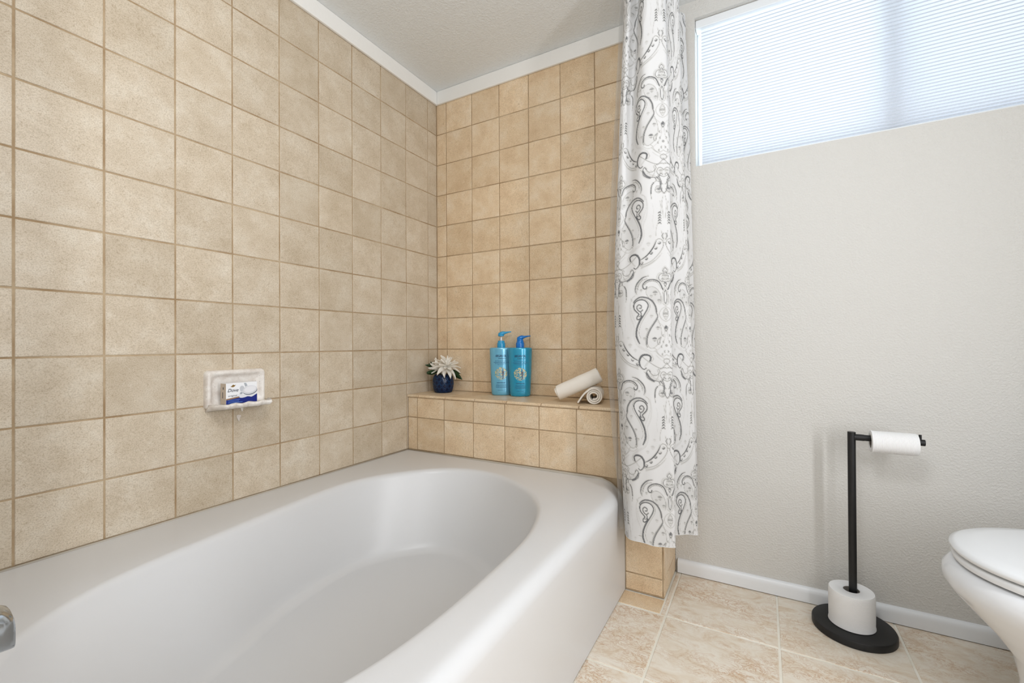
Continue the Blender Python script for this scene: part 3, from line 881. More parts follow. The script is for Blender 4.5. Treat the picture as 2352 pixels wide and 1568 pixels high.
# a half-open second bloom to image left, behind
bc2 = rgt * -0.022 + view * 0.006 + upv * 0.060
for k, (dx, dz, s) in enumerate(((-.10, 1.0, 1.15), (.12, .95, 1.0), (-.95, .55, .95), (-1.0, .05, .95), (-.45, -.35, .8), (.3, -.55, .8))):
    place(pm_[1], bc2, rgt * dx + upv * dz + view * 0.35, 'petal', (0.8 if dx < 0 else -0.8) + rnd.uniform(-.3, .3), s)
for dx, dz, dv, s, big in ((-.9, .62, .1, .95, 0), (-.62, .85, .0, .95, 0), (-.28, .95, .1, .8, 0), (-1., .10, .35, .9, 1), (-1., -.02, .5, .95, 1), (-.9, .35, .15, .75, 1), (1., -.12, .30, .85, 1), (.75, -.42, .35, 1.2, 1), (.9, .1, -.25, .8, 1), (0.1, .25, .8, .4, 1), (-.55, .2, .7, .5, 1)):
    st = rgt * (0.028 * dx) + upv * 0.047 + view * 0.015 * dv
    if dx > .6 and dz < 0: st = rgt * 0.034 + upv * 0.050 + view * 0.010
    if dx < -.5 and dz > .3: st = rgt * -0.042 + upv * 0.070
    place(lm_ if big else ls_, st, rgt * dx + upv * dz + view * dv, 'leaf', (1.15 if dx < 0 else -1.15) + rnd.uniform(-.25, .25), s)
mb = MB()
for tgt, bend in ((bc, .3), (bc2, -.2)):
    mb.tube([Vector((0, 0, -0.010)), tgt * 0.45 + upv * 0.005, tgt], 0.0022, 8)
mb.build('stem', M['leaf'], flower, True)

# ------------------------------------------------------------------ rolled washcloths
def cloth_mat():
    mt = base_mat('cream_terry', rgb(246, 240, 230), 0.9, spec=0.1)
    v_ = coords(mt, False)
    n1 = noise(mt, v_, 700.0, 2.0, 0.6); n2 = noise(mt, v_, 60.0, 3.0)
    ad = N(mt, 'ShaderNodeMath', operation='ADD'); W(mt, n1.outputs[0], ad.inputs[0]); W(mt, n2.outputs[0], ad.inputs[1])
    bump(mt, ad.outputs[0], 0.5, 0.0016)
    return mt
M['cloth'] = cloth_mat()
def roll(name, label, p0, p1, r0_, turns, thick, flap=None, start=0.0, slant=0.0):
    """spiral strip extruded from p0 (visible end) to p1"""
    p0, p1 = Vector(p0), Vector(p1)
    d = (p1 - p0); Ln = d.length; d.normalize()
    sx_ = d.cross(upv).normalized(); sz_ = sx_.cross(d)
    t = empty(name, p0); tag(t, label, 'towel', 'rolled washcloths on the ledge')
    n = int(turns * 26); path = []
    for i in range(n + 1):
        a = start - 2 * PI * turns * (1 - i / n); rad = r0_ - thick / 2 - (thick * 1.06) * turns * (1 - i / n)
        rad = max(rad, 0.003)
        wob = 1 + 0.05 * math.sin(a * 2.0 + 1) * (1 - i / n)
        path.append((rad * wob * math.cos(a), rad * wob * math.sin(a)))
    if flap: path += flap
    pts = np.array(path); 
    tg = np.gradient(pts, axis=0); tg /= np.linalg.norm(tg, axis=1)[:, None] + 1e-9
    nr_ = np.stack([-tg[:, 1], tg[:, 0]], 1)
    out_, in_ = pts + nr_ * thick / 2, pts - nr_ * thick / 2
    loop = np.vstack([out_, in_[::-1]])
    m_ = len(path); rings = []
    ks = [0, 0.012, 0.04] + list(np.linspace(0.1, 0.9, 12)) + [0.96, 0.988, 1.0]
    for kk in ks:
        sh = 0.0
        e = min(kk, 1 - kk) * Ln
        infl = -0.0014 * max(0, 1 - e / 0.0035)
        ring_ = []
        for j, q in enumerate(loop):
            idx = j if j < m_ else 2 * m_ - 1 - j
            frac = idx / (m_ - 1)
            lo = slant * (frac ** 2)            # outer layers start further back: the end telescopes
            s = lo + (Ln - lo) * kk + 0.0012 * math.sin(idx * 0.35) * (1 - 2 * kk)
            sg = 1 if j < m_ else -1
            nq = nr_[idx] * sg * infl
            wob = 1 + 0.012 * math.sin(s * 90 + idx * 0.07)
            c = sx_ * ((q[0] + nq[0]) * wob) + sz_ * ((q[1] + nq[1]) * wob)
            ring_.append(c + d * s)
        rings.append(ring_)
    b = MB(); nn_ = 2 * m_
    v = [p for r in rings for p in r]; f = []
    for i in range(len(rings) - 1):
        for j in range(nn_):
            k = (j + 1) % nn_
            f.append((i * nn_ + j, i * nn_ + k, (i + 1) * nn_ + k, (i + 1) * nn_ + j))
    for base_ in (0, (len(rings) - 1) * nn_):
        for j in range(m_ - 1):
            a_, b_ = base_ + j, base_ + j + 1; c_2, d_2 = base_ + nn_ - 2 - j, base_ + nn_ - 1 - j
            f.append((a_, b_, c_2, d_2))
    b.add(v, f)
    b.build('cloth', M['cloth'], t, True, angle=1.2)
    return t
LR = 0.0305
roll('rolled_towel', 'cream washcloth rolled up with its spiral end facing out', (0.880, -0.160, LED + LR - 0.0005), (0.850, -0.044, LED + LR - 0.0005), LR + 0.004, 2.7, 0.0068,
     flap=[(-0.036, 0.010), (-0.045, -0.001), (-0.054, -0.014), (-0.061, -0.0255)], start=2.4)
roll('rolled_towel', 'cream washcloth rolled up leaning across the other roll', (0.722, -0.150, LED + 0.0305), (0.882, -0.096, LED + 0.1078), 0.0340, 2.7, 0.0066, start=-2.2, slant=0.012)
#PART3

# ------------------------------------------------------------------ shower curtain with paisley print
TW, TH = 260, 1080                 # print raster, half a millimetre per cell: 130 mm between mirror axes, 540 mm repeat
TEX = np.zeros((TH, TW), np.float32)
K3 = 0.331 / 0.5                   # traced units to cells
AX, VY0 = 130.0, -60.0
def stamp(x, y, r, dk):
    for gx, gy in ((x, y), (TW - x, y + TH / 2)):
        x0, x1 = int(gx - r - 1), int(gx + r + 2); y0, y1 = int(gy - r - 1), int(gy + r + 2)
        if x1 < 0 or x0 >= TW: continue
        xi = np.arange(max(x0, 0), min(x1, TW)); yi = np.arange(y0, y1)
        if len(xi) == 0: continue
        dd = np.hypot(xi[None, :] - gx, yi[:, None] - gy)
        a = np.clip(r + 0.5 - dd, 0, 1) * dk
        yy = np.mod(yi, TH)
        TEX[np.ix_(yy, xi)] = np.maximum(TEX[np.ix_(yy, xi)], a)
def tr(pts): return [((a - AX) * K3, (b - VY0) * K3) for a, b in pts]
def samples(pts, step):
    c = cr(tr(pts), 12) if len(pts) > 2 else np.array(tr(pts), float)
    seg = np.hypot(*np.diff(c, axis=0).T); L = np.r_[0, np.cumsum(seg)]
    s = np.arange(0, L[-1], step)
    return np.stack([np.interp(s, L, c[:, 0]), np.interp(s, L, c[:, 1])], 1)
def S(pts, wd=1.4, dk=0.8, taper=False):
    q = samples(pts, 0.7); n = len(q)
    for i, (x, y) in enumerate(q):
        k = math.sin(PI * (i + 1) / (n + 1)) ** 0.5 if taper else 1.0
        stamp(x, y, max(0.5, wd * 0.95 * k), min(1.0, dk * 1.15))
    if dk > 0.58 and wd >= 1.2 and n > 40:              # pale echo line beside the heavy strokes
        t = np.gradient(q, axis=0); t /= np.linalg.norm(t, axis=1)[:, None] + 1e-9
        for (x, y), (a, b) in zip(q, t): stamp(x + b * 5.0, y - a * 5.0, 0.7, 0.30)
def SCAL(pts, r=2.6, step=5.0, dk=0.6, off=0.0):
    q = samples(pts, step)
    t = np.gradient(q, axis=0); t /= np.linalg.norm(t, axis=1)[:, None] + 1e-9
    for (x, y), (a, b) in zip(q, t): stamp(x - b * off, y + a * off, r, dk)
def LEAVES(pts, ln=5.0, step=7.0, dk=0.3, off=4.0, wd=1.1, slant=0.6):
    q = samples(pts, step); t = np.gradient(q, axis=0); t /= np.linalg.norm(t, axis=1)[:, None] + 1e-9
    for (x, y), (a, b) in zip(q, t):
        nx, ny = -b + a * slant, a + b * slant
        for k in np.linspace(0, 1, 7): stamp(x - b * off + nx * ln * k, y + a * off + ny * ln * k, wd * (1 - .5 * k), dk)
def FLOWER(x, y, s=1.0, dk=0.5):
    x, y = tr([(x, y)])[0]
    for k in range(5):
        a = -PI / 2 + (k - 2) * 0.62
        for j in np.linspace(.3, 1, 5): stamp(x + 8 * s * j * math.cos(a), y + 8 * s * j * math.sin(a), 1.7 * s * (1 - abs(j - .7)), dk)
    for j in np.linspace(0, 1, 8): stamp(x, y + 9 * s * j, 0.8 * s, dk * .9)
    for sg in (-1, 1):
        for j in np.linspace(0, 1, 6): stamp(x + sg * 6 * s * j, y + 7 * s - 3 * s * j, 1.2 * s * (1 - .4 * j), dk * .9)
def FILL(pts, dk):
    c = cr(tr(pts), 6, True); x0, x1 = int(c[:, 0].min()), int(c[:, 0].max()) + 1; y0, y1 = int(c[:, 1].min()), int(c[:, 1].max()) + 1
    X, Y = np.meshgrid(np.arange(x0, x1), np.arange(y0, y1)); ins = np.zeros(X.shape, bool)
    for i in range(len(c)):
        xa, ya = c[i]; xb, yb = c[(i + 1) % len(c)]
        cond = ((ya > Y) != (yb > Y)); 
        with np.errstate(divide='ignore', invalid='ignore'):
            ins ^= cond & (X < (xb - xa) * (Y - ya) / (yb - ya) + xa)
    ys2, xs2 = Y[ins], X[ins]
    for gx, gy in ((xs2, ys2), (TW - 1 - xs2, ys2 + TH // 2)):
        ok = (gx >= 0) & (gx < TW)
        TEX[np.mod(gy[ok], TH), gx[ok]] = np.maximum(TEX[np.mod(gy[ok], TH), gx[ok]], dk)
# soft grey washes
FILL([(345, 480), (320, 420), (290, 370), (262, 300), (285, 258), (340, 258), (325, 235), (270, 240), (225, 270), (200, 340), (190, 400), (240, 490), (268, 560), (275, 620), (330, 600), (350, 545)], 0.035)
FILL([(190, 410), (170, 470), (165, 540), (185, 600), (225, 640), (255, 635), (268, 600), (262, 545), (240, 490), (210, 440)], 0.06)
FILL([(165, 290), (165, 220), (190, 170), (230, 148), (265, 165), (270, 200), (250, 240), (215, 260), (190, 285)], 0.09)
# paisley body: dark scalloped band, hook and spiral
S([(330, 605), (350, 545), (345, 480), (320, 420), (290, 370), (266, 325), (260, 290), (280, 260), (315, 250), (350, 262), (370, 290), (366, 325), (345, 350), (330, 368), (346, 392), (340, 410), (320, 402), (308, 378)], 2.2, 0.72)
S([(318, 560), (332, 520), (318, 455), (282, 385), (250, 330), (248, 285), (272, 252), (312, 240)], 0.9, 0.45)
SCAL([(338, 590), (356, 545), (350, 480), (325, 418), (300, 380)], 3.6, 8, 0.62, 0)
S([(368, 262), (350, 248), (318, 232), (270, 238), (230, 266), (206, 310), (200, 350), (190, 392), (215, 440), (246, 492), (268, 550), (272, 612)], 1.8, 0.62)
SCAL([(372, 270), (352, 246), (318, 229), (270, 234), (228, 262), (203, 308), (196, 350)], 3.6, 7, 0.6)
SCAL([(196, 400), (226, 448), (256, 496), (276, 552), (278, 612), (262, 640)], 3.4, 8, 0.45)
S([(300, 332), (316, 347), (336, 335), (346, 310), (330, 290), (310, 300), (312, 318), (326, 318)], 2.4, 0.6)
S([(326, 340), (312, 360), (318, 380), (336, 390)], 3.0, 0.5, True)
S([(190, 410), (170, 470), (165, 540), (185, 600), (225, 640), (255, 635), (268, 600), (262, 545), (240, 490), (210, 440), (190, 410)], 0.9, 0.5)
FLOWER(190, 480, 1.1, .5); FLOWER(215, 570, 1.4, .62); FLOWER(235, 385, 1.0, .35); FLOWER(272, 490, 0.9, .42); FLOWER(290, 565, 0.9, .42)
LEAVES([(398, 240), (412, 310), (402, 400), (376, 470), (382, 540), (356, 622), (300, 662), (240, 704)], 6.0, 7.0, 0.26, 3.0)
S([(395, 232), (398, 300), (380, 380), (352, 450), (362, 540), (338, 612), (288, 650), (236, 690)], 0.6, 0.25)
# crescent leaf above
S([(148, 175), (176, 112), (220, 92), (265, 100), (295, 130), (291, 160), (272, 163), (266, 146)], 2.0, 0.75)
S([(160, 170), (186, 122), (222, 104), (258, 110), (280, 132)], 0.8, 0.4)
SCAL([(188, 108), (222, 98), (262, 106), (286, 128)], 2.6, 9, 0.6, 3)
S([(250, 62), (300, 75), (345, 120), (358, 170), (345, 206)], 2.2, 0.72, True)
S([(262, 84), (300, 96), (328, 130), (338, 170)], 1.0, 0.5)
S([(165, 290), (165, 220), (190, 170), (230, 148), (265, 165), (271, 200), (250, 240), (215, 260)], 0.9, 0.5)
FLOWER(205, 200, 1.5, .5); FLOWER(235, 225, 1.0, .4); FLOWER(178, 262, 1.0, .5); FLOWER(310, 175, .8, .4)
# ribbon and scrolls
S([(335, 748), (392, 712), (440, 652), (466, 592)], 2.2, 0.82, True)
S([(335, 792), (420, 762), (480, 702), (512, 640), (506, 598), (482, 584), (466, 594)], 1.1, 0.55)
S([(345, 812), (428, 776), (490, 716)], 1.6, 0.28)
for a, b in ((486, 612), (460, 652), (426, 690), (390, 732), (352, 766)):
    S([(a - 12, b + 4), (a - 4, b + 14), (a + 6, b + 8), (a + 10, b - 6)], 2.0, 0.66, True); S([(a - 2, b + 10), (a, b - 8)], 1.1, .5)
S([(255, 748), (250, 712), (276, 698), (310, 706), (330, 742), (326, 786), (300, 812), (282, 800)], 1.8, 0.72)
SCAL([(250, 740), (246, 710), (276, 692), (314, 700), (336, 740), (332, 786)], 4.0, 8, 0.68)
S([(252, 832), (266, 815), (281, 836), (276, 876), (246, 900), (222, 910)], 1.6, 0.62)
S([(322, 700), (250, 760), (180, 800), (150, 785), (124, 745)], 1.2, 0.5)
S([(300, 830), (230, 905), (200, 880), (190, 850), (200, 812)], 1.0, 0.45)
LEAVES([(262, 740), (282, 770), (300, 790)], 7, 6, .4, 0, 1.2); LEAVES([(215, 850), (240, 870), (262, 870)], 6, 6, .35, -4, 1.1)
SCAL([(180, 905), (160, 930), (156, 985), (170, 1010)], 3.4, 8, 0.6)
S([(168, 890), (150, 940), (152, 1000), (130, 1040)], 1.4, 0.6)
# ogee medallion on the mirror axis, vines
S([(130, -2), (146, 22), (138, 42), (166, 52), (178, 82), (160, 108), (138, 112), (130, 132)], 1.2, 0.62)
S([(130, 20), (136, 45), (152, 62), (148, 88), (130, 100)], 1.0, 0.5)
FLOWER(130, 70, 1.6, .4); FLOWER(150, 95, 1.0, .45)
S([(100, 130), (136, 190), (140, 260), (130, 290)], 1.4, 0.6); S([(115, 110), (148, 190), (152, 280), (130, 305), (160, 330), (178, 368), (160, 410), (130, 430)], 0.9, 0.4)
FLOWER(130, 375, 1.7, .42)
SCAL([(130, 470), (130, 480)], 6, 6, .62); S([(130, 460), (142, 480), (130, 510)], 1.6, .55)
for a, b in ((150, 540), (170, 560), (148, 590), (130, 620), (162, 628), (140, 668), (156, 690)): S([(a, b - 10), (a + 6, b), (a, b + 10)], 2.4, .42, True)
S([(182, 560), (196, 585), (190, 612), (178, 600), (182, 560)], 1.2, .5)
S([(130, 735), (160, 715), (190, 690), (215, 660)], .9, .38); S([(130, 752), (168, 735), (205, 700)], .7, .3)
S([(494, 280), (500, 350), (484, 430), (466, 500), (462, 560)], 0.8, 0.4)
S([(436, 262), (430, 200), (446, 140), (470, 118)], 1.0, 0.55); SCAL([(432, 215), (436, 160), (452, 130)], 3.4, 8, .66)
for b in (378, 400, 420, 440, 462): S([(482, b), (492, b - 10)], 2.0, .72); S([(500, b + 4), (494, b - 8)], 1.5, .6)
FLOWER(488, 190, 1.6, .5); S([(470, 160), (500, 165), (508, 195), (485, 215), (462, 195), (470, 160)], 1.0, .5)
FLOWER(405, 620, 1.2, .25); FLOWER(365, 660, 1.0, .22); FLOWER(420, 560, .8, .2)
S([(520, 615), (545, 660)], 1.4, .5)
# more of the lattice: double outlines, buds, trailing stems
S([(130, -14), (152, 14), (148, 36), (178, 44), (192, 80), (172, 116), (150, 122), (160, 140)], 0.8, 0.32)
S([(130, 112), (120, 128), (130, 150), (140, 128), (130, 112)], 1.2, .6)
S([(130, 318), (146, 345), (150, 375), (140, 400), (130, 418)], 1.0, .42); SCAL([(130, 330), (142, 350), (146, 372)], 2.4, 8, .4)
S([(200, 425), (150, 470), (140, 540), (158, 610), (196, 655), (240, 668), (282, 640)], 0.8, 0.3)
S([(130, 690), (150, 705), (175, 700), (196, 676), (206, 650), (222, 640)], 1.0, .4)
S([(130, 770), (150, 752), (150, 735), (130, 722)], 1.3, .5); SCAL([(130, 800), (150, 796), (176, 806)], 3.0, 8, .5)
S([(130, 850), (150, 830), (170, 836), (176, 866), (158, 890), (130, 905)], 1.3, .52); FLOWER(150, 858, 1.2, .4)
S([(378, 28), (398, 62), (430, 84), (462, 92), (470, 118)], 1.5, .6); SCAL([(372, 24), (392, 64), (428, 90)], 3.8, 8, .66)
S([(392, 10), (420, 42), (450, 40), (470, 15), (462, -10)], 1.2, .55); LEAVES([(400, 20), (430, 60), (460, 70)], 6, 6, .4, 0, 1.2)
S([(470, 92), (490, 84), (500, 60), (515, 72)], 1.4, .6); S([(478, 120), (500, 132), (515, 150)], 1.2, .5)
S([(515, 240), (506, 300), (512, 370), (515, 420)], .9, .4); S([(500, 520), (508, 560), (516, 600)], 1.0, .4); S([(515, 540), (504, 562), (515, 590)], 1.4, .6)
S([(440, 300), (448, 360), (440, 430), (446, 500)], .6, .16)
S([(286, 72), (322, 98), (344, 146), (346, 190)], .9, .34); SCAL([(300, 88), (330, 120), (344, 160)], 2.6, 9, .45)
S([(360, 215), (384, 232), (386, 262)], .9, .36); S([(236, 700), (228, 730), (246, 752)], 1.0, .4)
S([(345, 800), (400, 786), (452, 752)], 1.2, .35); SCAL([(350, 806), (410, 790), (462, 750), (500, 700)], 2.4, 7, .2)
# watery edge of the ink
bl = TEX.copy()
for _ in range(2):
    bl = (np.roll(bl, 2, 0) + np.roll(bl, -2, 0) + np.roll(bl, 1, 0) + np.roll(bl, -1, 0) + bl) / 5
    pad = np.pad(bl, ((0, 0), (2, 2)), mode='symmetric'); bl = (pad[:, :-4] + pad[:, 1:-3] + pad[:, 2:-2] + pad[:, 3:-1] + pad[:, 4:]) / 5
TEX = np.maximum(TEX, bl * 0.75)
print_rng = np.random.default_rng(4)
TEX *= (0.82 + 0.18 * print_rng.random(TEX.shape)).astype(np.float32)

def profile_surface(levels, n_u, n_z, z_top, z_bot, hem=None):
    """levels: list of (z, [(x,y)...]) -> grid of points, arc length per column"""
    zs_l = [l[0] for l in levels]
    cs = [cr(l[1], 14) for l in levels]
    ref = cs[0]
    L = np.r_[0, np.cumsum(np.hypot(*np.diff(ref, axis=0).T))]
    u = np.linspace(0, L[-1], n_u)
    idx = np.interp(u, L, np.arange(len(L)))
    C = np.array([np.stack([np.interp(idx, np.arange(len(c)), c[:, 0]), np.interp(idx, np.arange(len(c)), c[:, 1])], 1) for c in cs])
    o = np.argsort(zs_l); zz = np.array(zs_l)[o]; C = C[o]
    zv = np.linspace(z_top, z_bot, n_z)
    # smooth interpolation in height
    out = np.zeros((n_z, n_u, 3))
    for i, z in enumerate(zv):
        k = min(max(np.searchsorted(zz, z) - 1, 0), len(zz) - 2)
        t = (z - zz[k]) / (zz[k + 1] - zz[k]); t = min(max(t, 0), 1)
        p1, p2 = C[k], C[k + 1]
        m1 = (C[k + 1] - C[k - 1]) / (zz[k + 1] - zz[k - 1]) if k > 0 else (C[k + 1] - C[k]) / (zz[k + 1] - zz[k])
        m2 = (C[k + 2] - C[k]) / (zz[k + 2] - zz[k]) if k + 2 < len(zz) else (C[k + 1] - C[k]) / (zz[k + 1] - zz[k])
        h = zz[k + 1] - zz[k]; t2, t3 = t * t, t ** 3
        q = (2 * t3 - 3 * t2 + 1) * p1 + (t3 - 2 * t2 + t) * h * m1 + (-2 * t3 + 3 * t2) * p2 + (t3 - t2) * h * m2
        out[i, :, :2] = q; out[i, :, 2] = z
    return out, u

levels = [
 (0.25, [(1.066, -.228), (1.046, -.262), (1.042, -.330), (1.060, -.366), (1.085, -.384), (1.14, -.388), (1.203, -.376), (1.190, -.340), (1.166, -.312), (1.176, -.286), (1.215, -.262), (1.252, -.244), (1.236, -.206), (1.196, -.172), (1.212, -.130), (1.236, -.096), (1.205, -.060)]),
 (0.62, [(1.064, -.232), (1.036, -.262), (1.026, -.330), (1.044, -.366), (1.075, -.386), (1.13, -.390), (1.198, -.374), (1.188, -.340), (1.166, -.310), (1.176, -.284), (1.212, -.262), (1.244, -.246), (1.230, -.206), (1.194, -.172), (1.210, -.130), (1.232, -.096), (1.204, -.060)]),
 (0.98, [(1.056, -.236), (1.028, -.270), (1.014, -.336), (1.032, -.368), (1.066, -.386), (1.125, -.390), (1.193, -.372), (1.186, -.338), (1.168, -.306), (1.176, -.280), (1.206, -.262), (1.234, -.246), (1.224, -.206), (1.192, -.172), (1.206, -.130), (1.228, -.096), (1.202, -.060)]),
 (1.45, [(1.058, -.230), (1.038, -.262), (1.028, -.330), (1.048, -.358), (1.072, -.348), (1.120, -.388), (1.190, -.370), (1.186, -.332), (1.172, -.302), (1.180, -.278), (1.200, -.262), (1.218, -.246), (1.212, -.206), (1.188, -.172), (1.200, -.130), (1.220, -.096), (1.198, -.060)]),
 (2.02, [(1.066, -.222), (1.052, -.256), (1.050, -.322), (1.074, -.356), (1.096, -.322), (1.126, -.384), (1.178, -.368), (1.180, -.328), (1.170, -.300), (1.180, -.276), (1.194, -.262), (1.206, -.246), (1.198, -.206), (1.178, -.172), (1.190, -.130), (1.205, -.096), (1.188, -.060)])]
CZ0, CZ1 = 0.25, 2.028
nU, nZ = 440, 1280
G, U = profile_surface(levels, nU, nZ, CZ1, CZ0)
# fine crumples
uu, zz_ = np.meshgrid(U, G[:, 0, 2])
cr_ = 0.0011 * np.sin(uu * 55 + zz_ * 9) * np.sin(zz_ * 21 + uu * 17) + 0.0007 * np.sin(uu * 130 - zz_ * 31)
G[:, :, 1] += cr_
G[:, :, 2] += np.where(zz_ < 0.27, 0.0015 * np.sin(uu * 70), 0)
# print coordinates: mirror axis A on the left of the broad panel, B by its right-hand fold
iA = np.argmin(np.hypot(G[-1, :, 0] - 1.060, G[-1, :, 1] + 0.366)); uA = U[iA]
iF = np.argmin(np.hypot(G[-1, :, 0] - 1.170, G[-1, :, 1] + 0.300)); iV = np.argmin(np.hypot(G[-1, :, 0] - 1.195, G[-1, :, 1] + 0.275))
ush = (uu - uA) * (0.130 / 0.143)
ush = np.where(np.arange(nU)[None, :] > iF, (uu - U[iV]) * 1.25 + 0.052, ush)     # cloth gathered out of sight in the deep fold
vm = np.mod(ush, 0.26)
vm = np.where(vm > 0.13, 0.26 - vm, vm)
cf = np.clip(vm / 0.0005 - 0.5, 0, TW - 1.001); ci = cf.astype(int); cf -= ci
V0 = 0.660                       # height of the curl of the lower right-hand paisley
rf = np.mod(((V0 - zz_) * 0.872) / 0.0005 + (320 - VY0) * K3, TH); ri = rf.astype(int); rf -= ri; ri = ri % TH; rj = (ri + 1) % TH
ink = (TEX[ri, ci] * (1 - cf) + TEX[ri, ci + 1] * cf) * (1 - rf) + (TEX[rj, ci] * (1 - cf) + TEX[rj, ci + 1] * cf) * rf
me = bpy.data.meshes.new('panel')
idx = np.arange(nU * nZ).reshape(nZ, nU)
q = np.stack([idx[:-1, :-1], idx[1:, :-1], idx[1:, 1:], idx[:-1, 1:]], -1).reshape(-1, 4)
me.vertices.add(nU * nZ); me.vertices.foreach_set('co', G.reshape(-1).astype(np.float32))
me.loops.add(len(q) * 4); me.loops.foreach_set('vertex_index', q.reshape(-1).astype(np.int32))
me.polygons.add(len(q)); me.polygons.foreach_set('loop_start', (np.arange(len(q)) * 4).astype(np.int32))
me.polygons.foreach_set('use_smooth', np.ones(len(q), bool))
me.update(calc_edges=True)
at = me.attributes.new('ink', 'FLOAT', 'POINT'); at.data.foreach_set('value', ink.reshape(-1).astype(np.float32))
mt, tl = fabric_mat('paisley_cotton', rgb(240, 240, 240), 0.22, 0.85)
an = N(mt, 'ShaderNodeAttribute', attribute_name='ink')
rp = ramp(mt, an.outputs['Fac'], [(0.0, rgb(228, 228, 228)), (0.25, rgb(202, 201, 198)), (0.55, rgb(122, 123, 125)), (0.85, rgb(62, 64, 68))])
W(mt, rp.outputs[0], bsdf(mt).inputs['Base Color']); W(mt, rp.outputs[0], tl.inputs[0])
curtain = empty('shower_curtain', (1.12, -0.3, 0.25)); tag(curtain, 'white shower curtain with grey paisley print drawn to the end wall', 'shower curtain')
pn = link('panel', me, mt, curtain); pn.location = (-1.12, 0.3, -0.25)
mb = MB(); hem = [tuple(G[-1, i]) for i in range(0, nU, 4)]
mb.tube([(x - 1.12, y + 0.3, z - 0.25) for x, y, z in hem], 0.0008, 6)
mb.build('hem', base_mat('hem_cotton', rgb(218, 218, 218), 0.9), curtain, True)

# clear vinyl liner behind the curtain
mt = bpy.data.materials.new('clear_vinyl'); mt.use_nodes = True
nt = mt.node_tree; pb = bsdf(mt); pb.inputs['Base Color'].default_value = rgb(226, 226, 224); pb.inputs['Roughness'].default_value = 0.25
trn = N(mt, 'ShaderNodeBsdfTransparent'); trn.inputs[0].default_value = (0.96, 0.96, 0.96, 1)
lw = N(mt, 'ShaderNodeLayerWeight'); lw.inputs['Blend'].default_value = 0.25
mr = N(mt, 'ShaderNodeMapRange'); mr.inputs['To Min'].default_value = 0.07; mr.inputs['To Max'].default_value = 0.45
W(mt, lw.outputs['Facing'], mr.inputs['Value'])
ms = N(mt, 'ShaderNodeMixShader'); W(mt, mr.outputs[0], ms.inputs[0]); W(mt, trn.outputs[0], ms.inputs[1]); W(mt, pb.outputs[0], ms.inputs[2])
W(mt, ms.outputs[0], nt.nodes['Material Output'].inputs[0])
ll = [(0.27, [(1.040, -.330), (1.033, -.352), (1.027, -.342), (1.030, -.30), (1.036, -.262), (1.052, -.236)]),
      (0.42, [(1.030, -.322), (1.027, -.350), (1.019, -.340), (1.019, -.30), (1.030, -.258), (1.050, -.234)]),
      (0.60, [(1.012, -.318), (1.006, -.340), (0.999, -.326), (1.004, -.28), (1.024, -.244), (1.050, -.226)]),
      (0.85, [(0.998, -.312), (0.990, -.332), (0.982, -.316), (0.990, -.26), (1.014, -.230), (1.046, -.216)]),
      (1.40, [(1.012, -.300), (1.006, -.320), (0.998, -.304), (1.004, -.26), (1.022, -.228), (1.050, -.214)]),
      (2.02, [(1.040, -.290), (1.036, -.310), (1.032, -.296), (1.036, -.25), (1.046, -.222), (1.062, -.210)])]
G2, U2 = profile_surface(ll, 60, 160, 2.024, 0.262)
u2, z2 = np.meshgrid(np.linspace(0, 1, 60), G2[:, 0, 2])
G2[:, :, 0] += 0.0012 * np.sin(z2 * 23 + u2 * 8) * np.sin(z2 * 9)
v = [tuple(p) for p in G2.reshape(-1, 3)]
f = [(i * 60 + j, (i + 1) * 60 + j, (i + 1) * 60 + j + 1, i * 60 + j + 1) for i in range(159) for j in range(59)]
liner = obj('curtain_liner', v, f, mt, None, True)
tag(liner, 'clear vinyl curtain liner hanging over the bathtub edge', 'curtain liner')

# rod and hooks above
rod = empty('curtain_rod', (1.12, 0.0, 2.075)); tag(rod, 'chrome curtain rod spanning the tub alcove', 'curtain rod')
mb = MB(); mb.tube([(0, -0.001, 0), (0, YT + 0.002, 0)], 0.0125, 20); mb.build('pole', M['chrome'], rod, True)
for y, s in ((-0.001, -1),):
    mb = MB(); mb.tube([(0, y, 0), (0, y + s * 0.012, 0)], [0.030, 0.024], 24); mb.build('flange', M['chrome'], rod, True)
for k, y in enumerate((-0.30, -0.25, -0.20, -0.15, -0.10)):
    mb = MB(); mb.tube([(0.0205 * math.cos(a), 0.002 * math.sin(a), 0.0215 * math.sin(a) - 0.008) for a in np.linspace(0, 2 * PI, 25)], 0.0014, 8)
    r = mb.build('curtain_ring', M['chrome'], None, True); r.location = (1.12, y, 2.075)
    tag(r, 'thin chrome ring holding the paisley curtain on its rod', 'curtain ring', 'rings on the curtain rod')

# ------------------------------------------------------------------ toilet paper stand and rolls
PX, PY = 1.667, -0.108
stand = empty('paper_stand', (PX, PY, 0.0)); tag(stand, 'matt black floor stand for toilet paper with round base', 'paper stand')
mb = MB(); mb.lathe([(0.0, 0.0005), (0.101, 0.0005), (0.1035, 0.002), (0.1035, 0.017), (0.1015, 0.0205), (0.098, 0.0215), (0.0, 0.0215)], 72, cap0=False, cap1=False)
mb.build('base', M['black'], stand, True, angle=0.7)
mb = MB(); mb.tube([(0, 0, 0.020), (0, 0, 0.5935)], 0.0102, 24); mb.build('pole', M['black'], stand, True, angle=0.7)
ARM = 0.5785
mb = MB(); mb.tube([(0.006, 0, ARM), (0.030, 0, ARM), (0.030, 0, ARM), (0.166, 0, ARM - 0.001)], [0.0095, 0.0095, 0.0090, 0.0090], 20); mb.build('arm', M['black'], stand, True, angle=0.7)
mb = MB(); mb.tube([(0.156, 0, ARM + 0.006), (0.156, 0, ARM + 0.021)], 0.0034, 14); mb.build('stop_pin', M['black'], stand, True, angle=0.7)
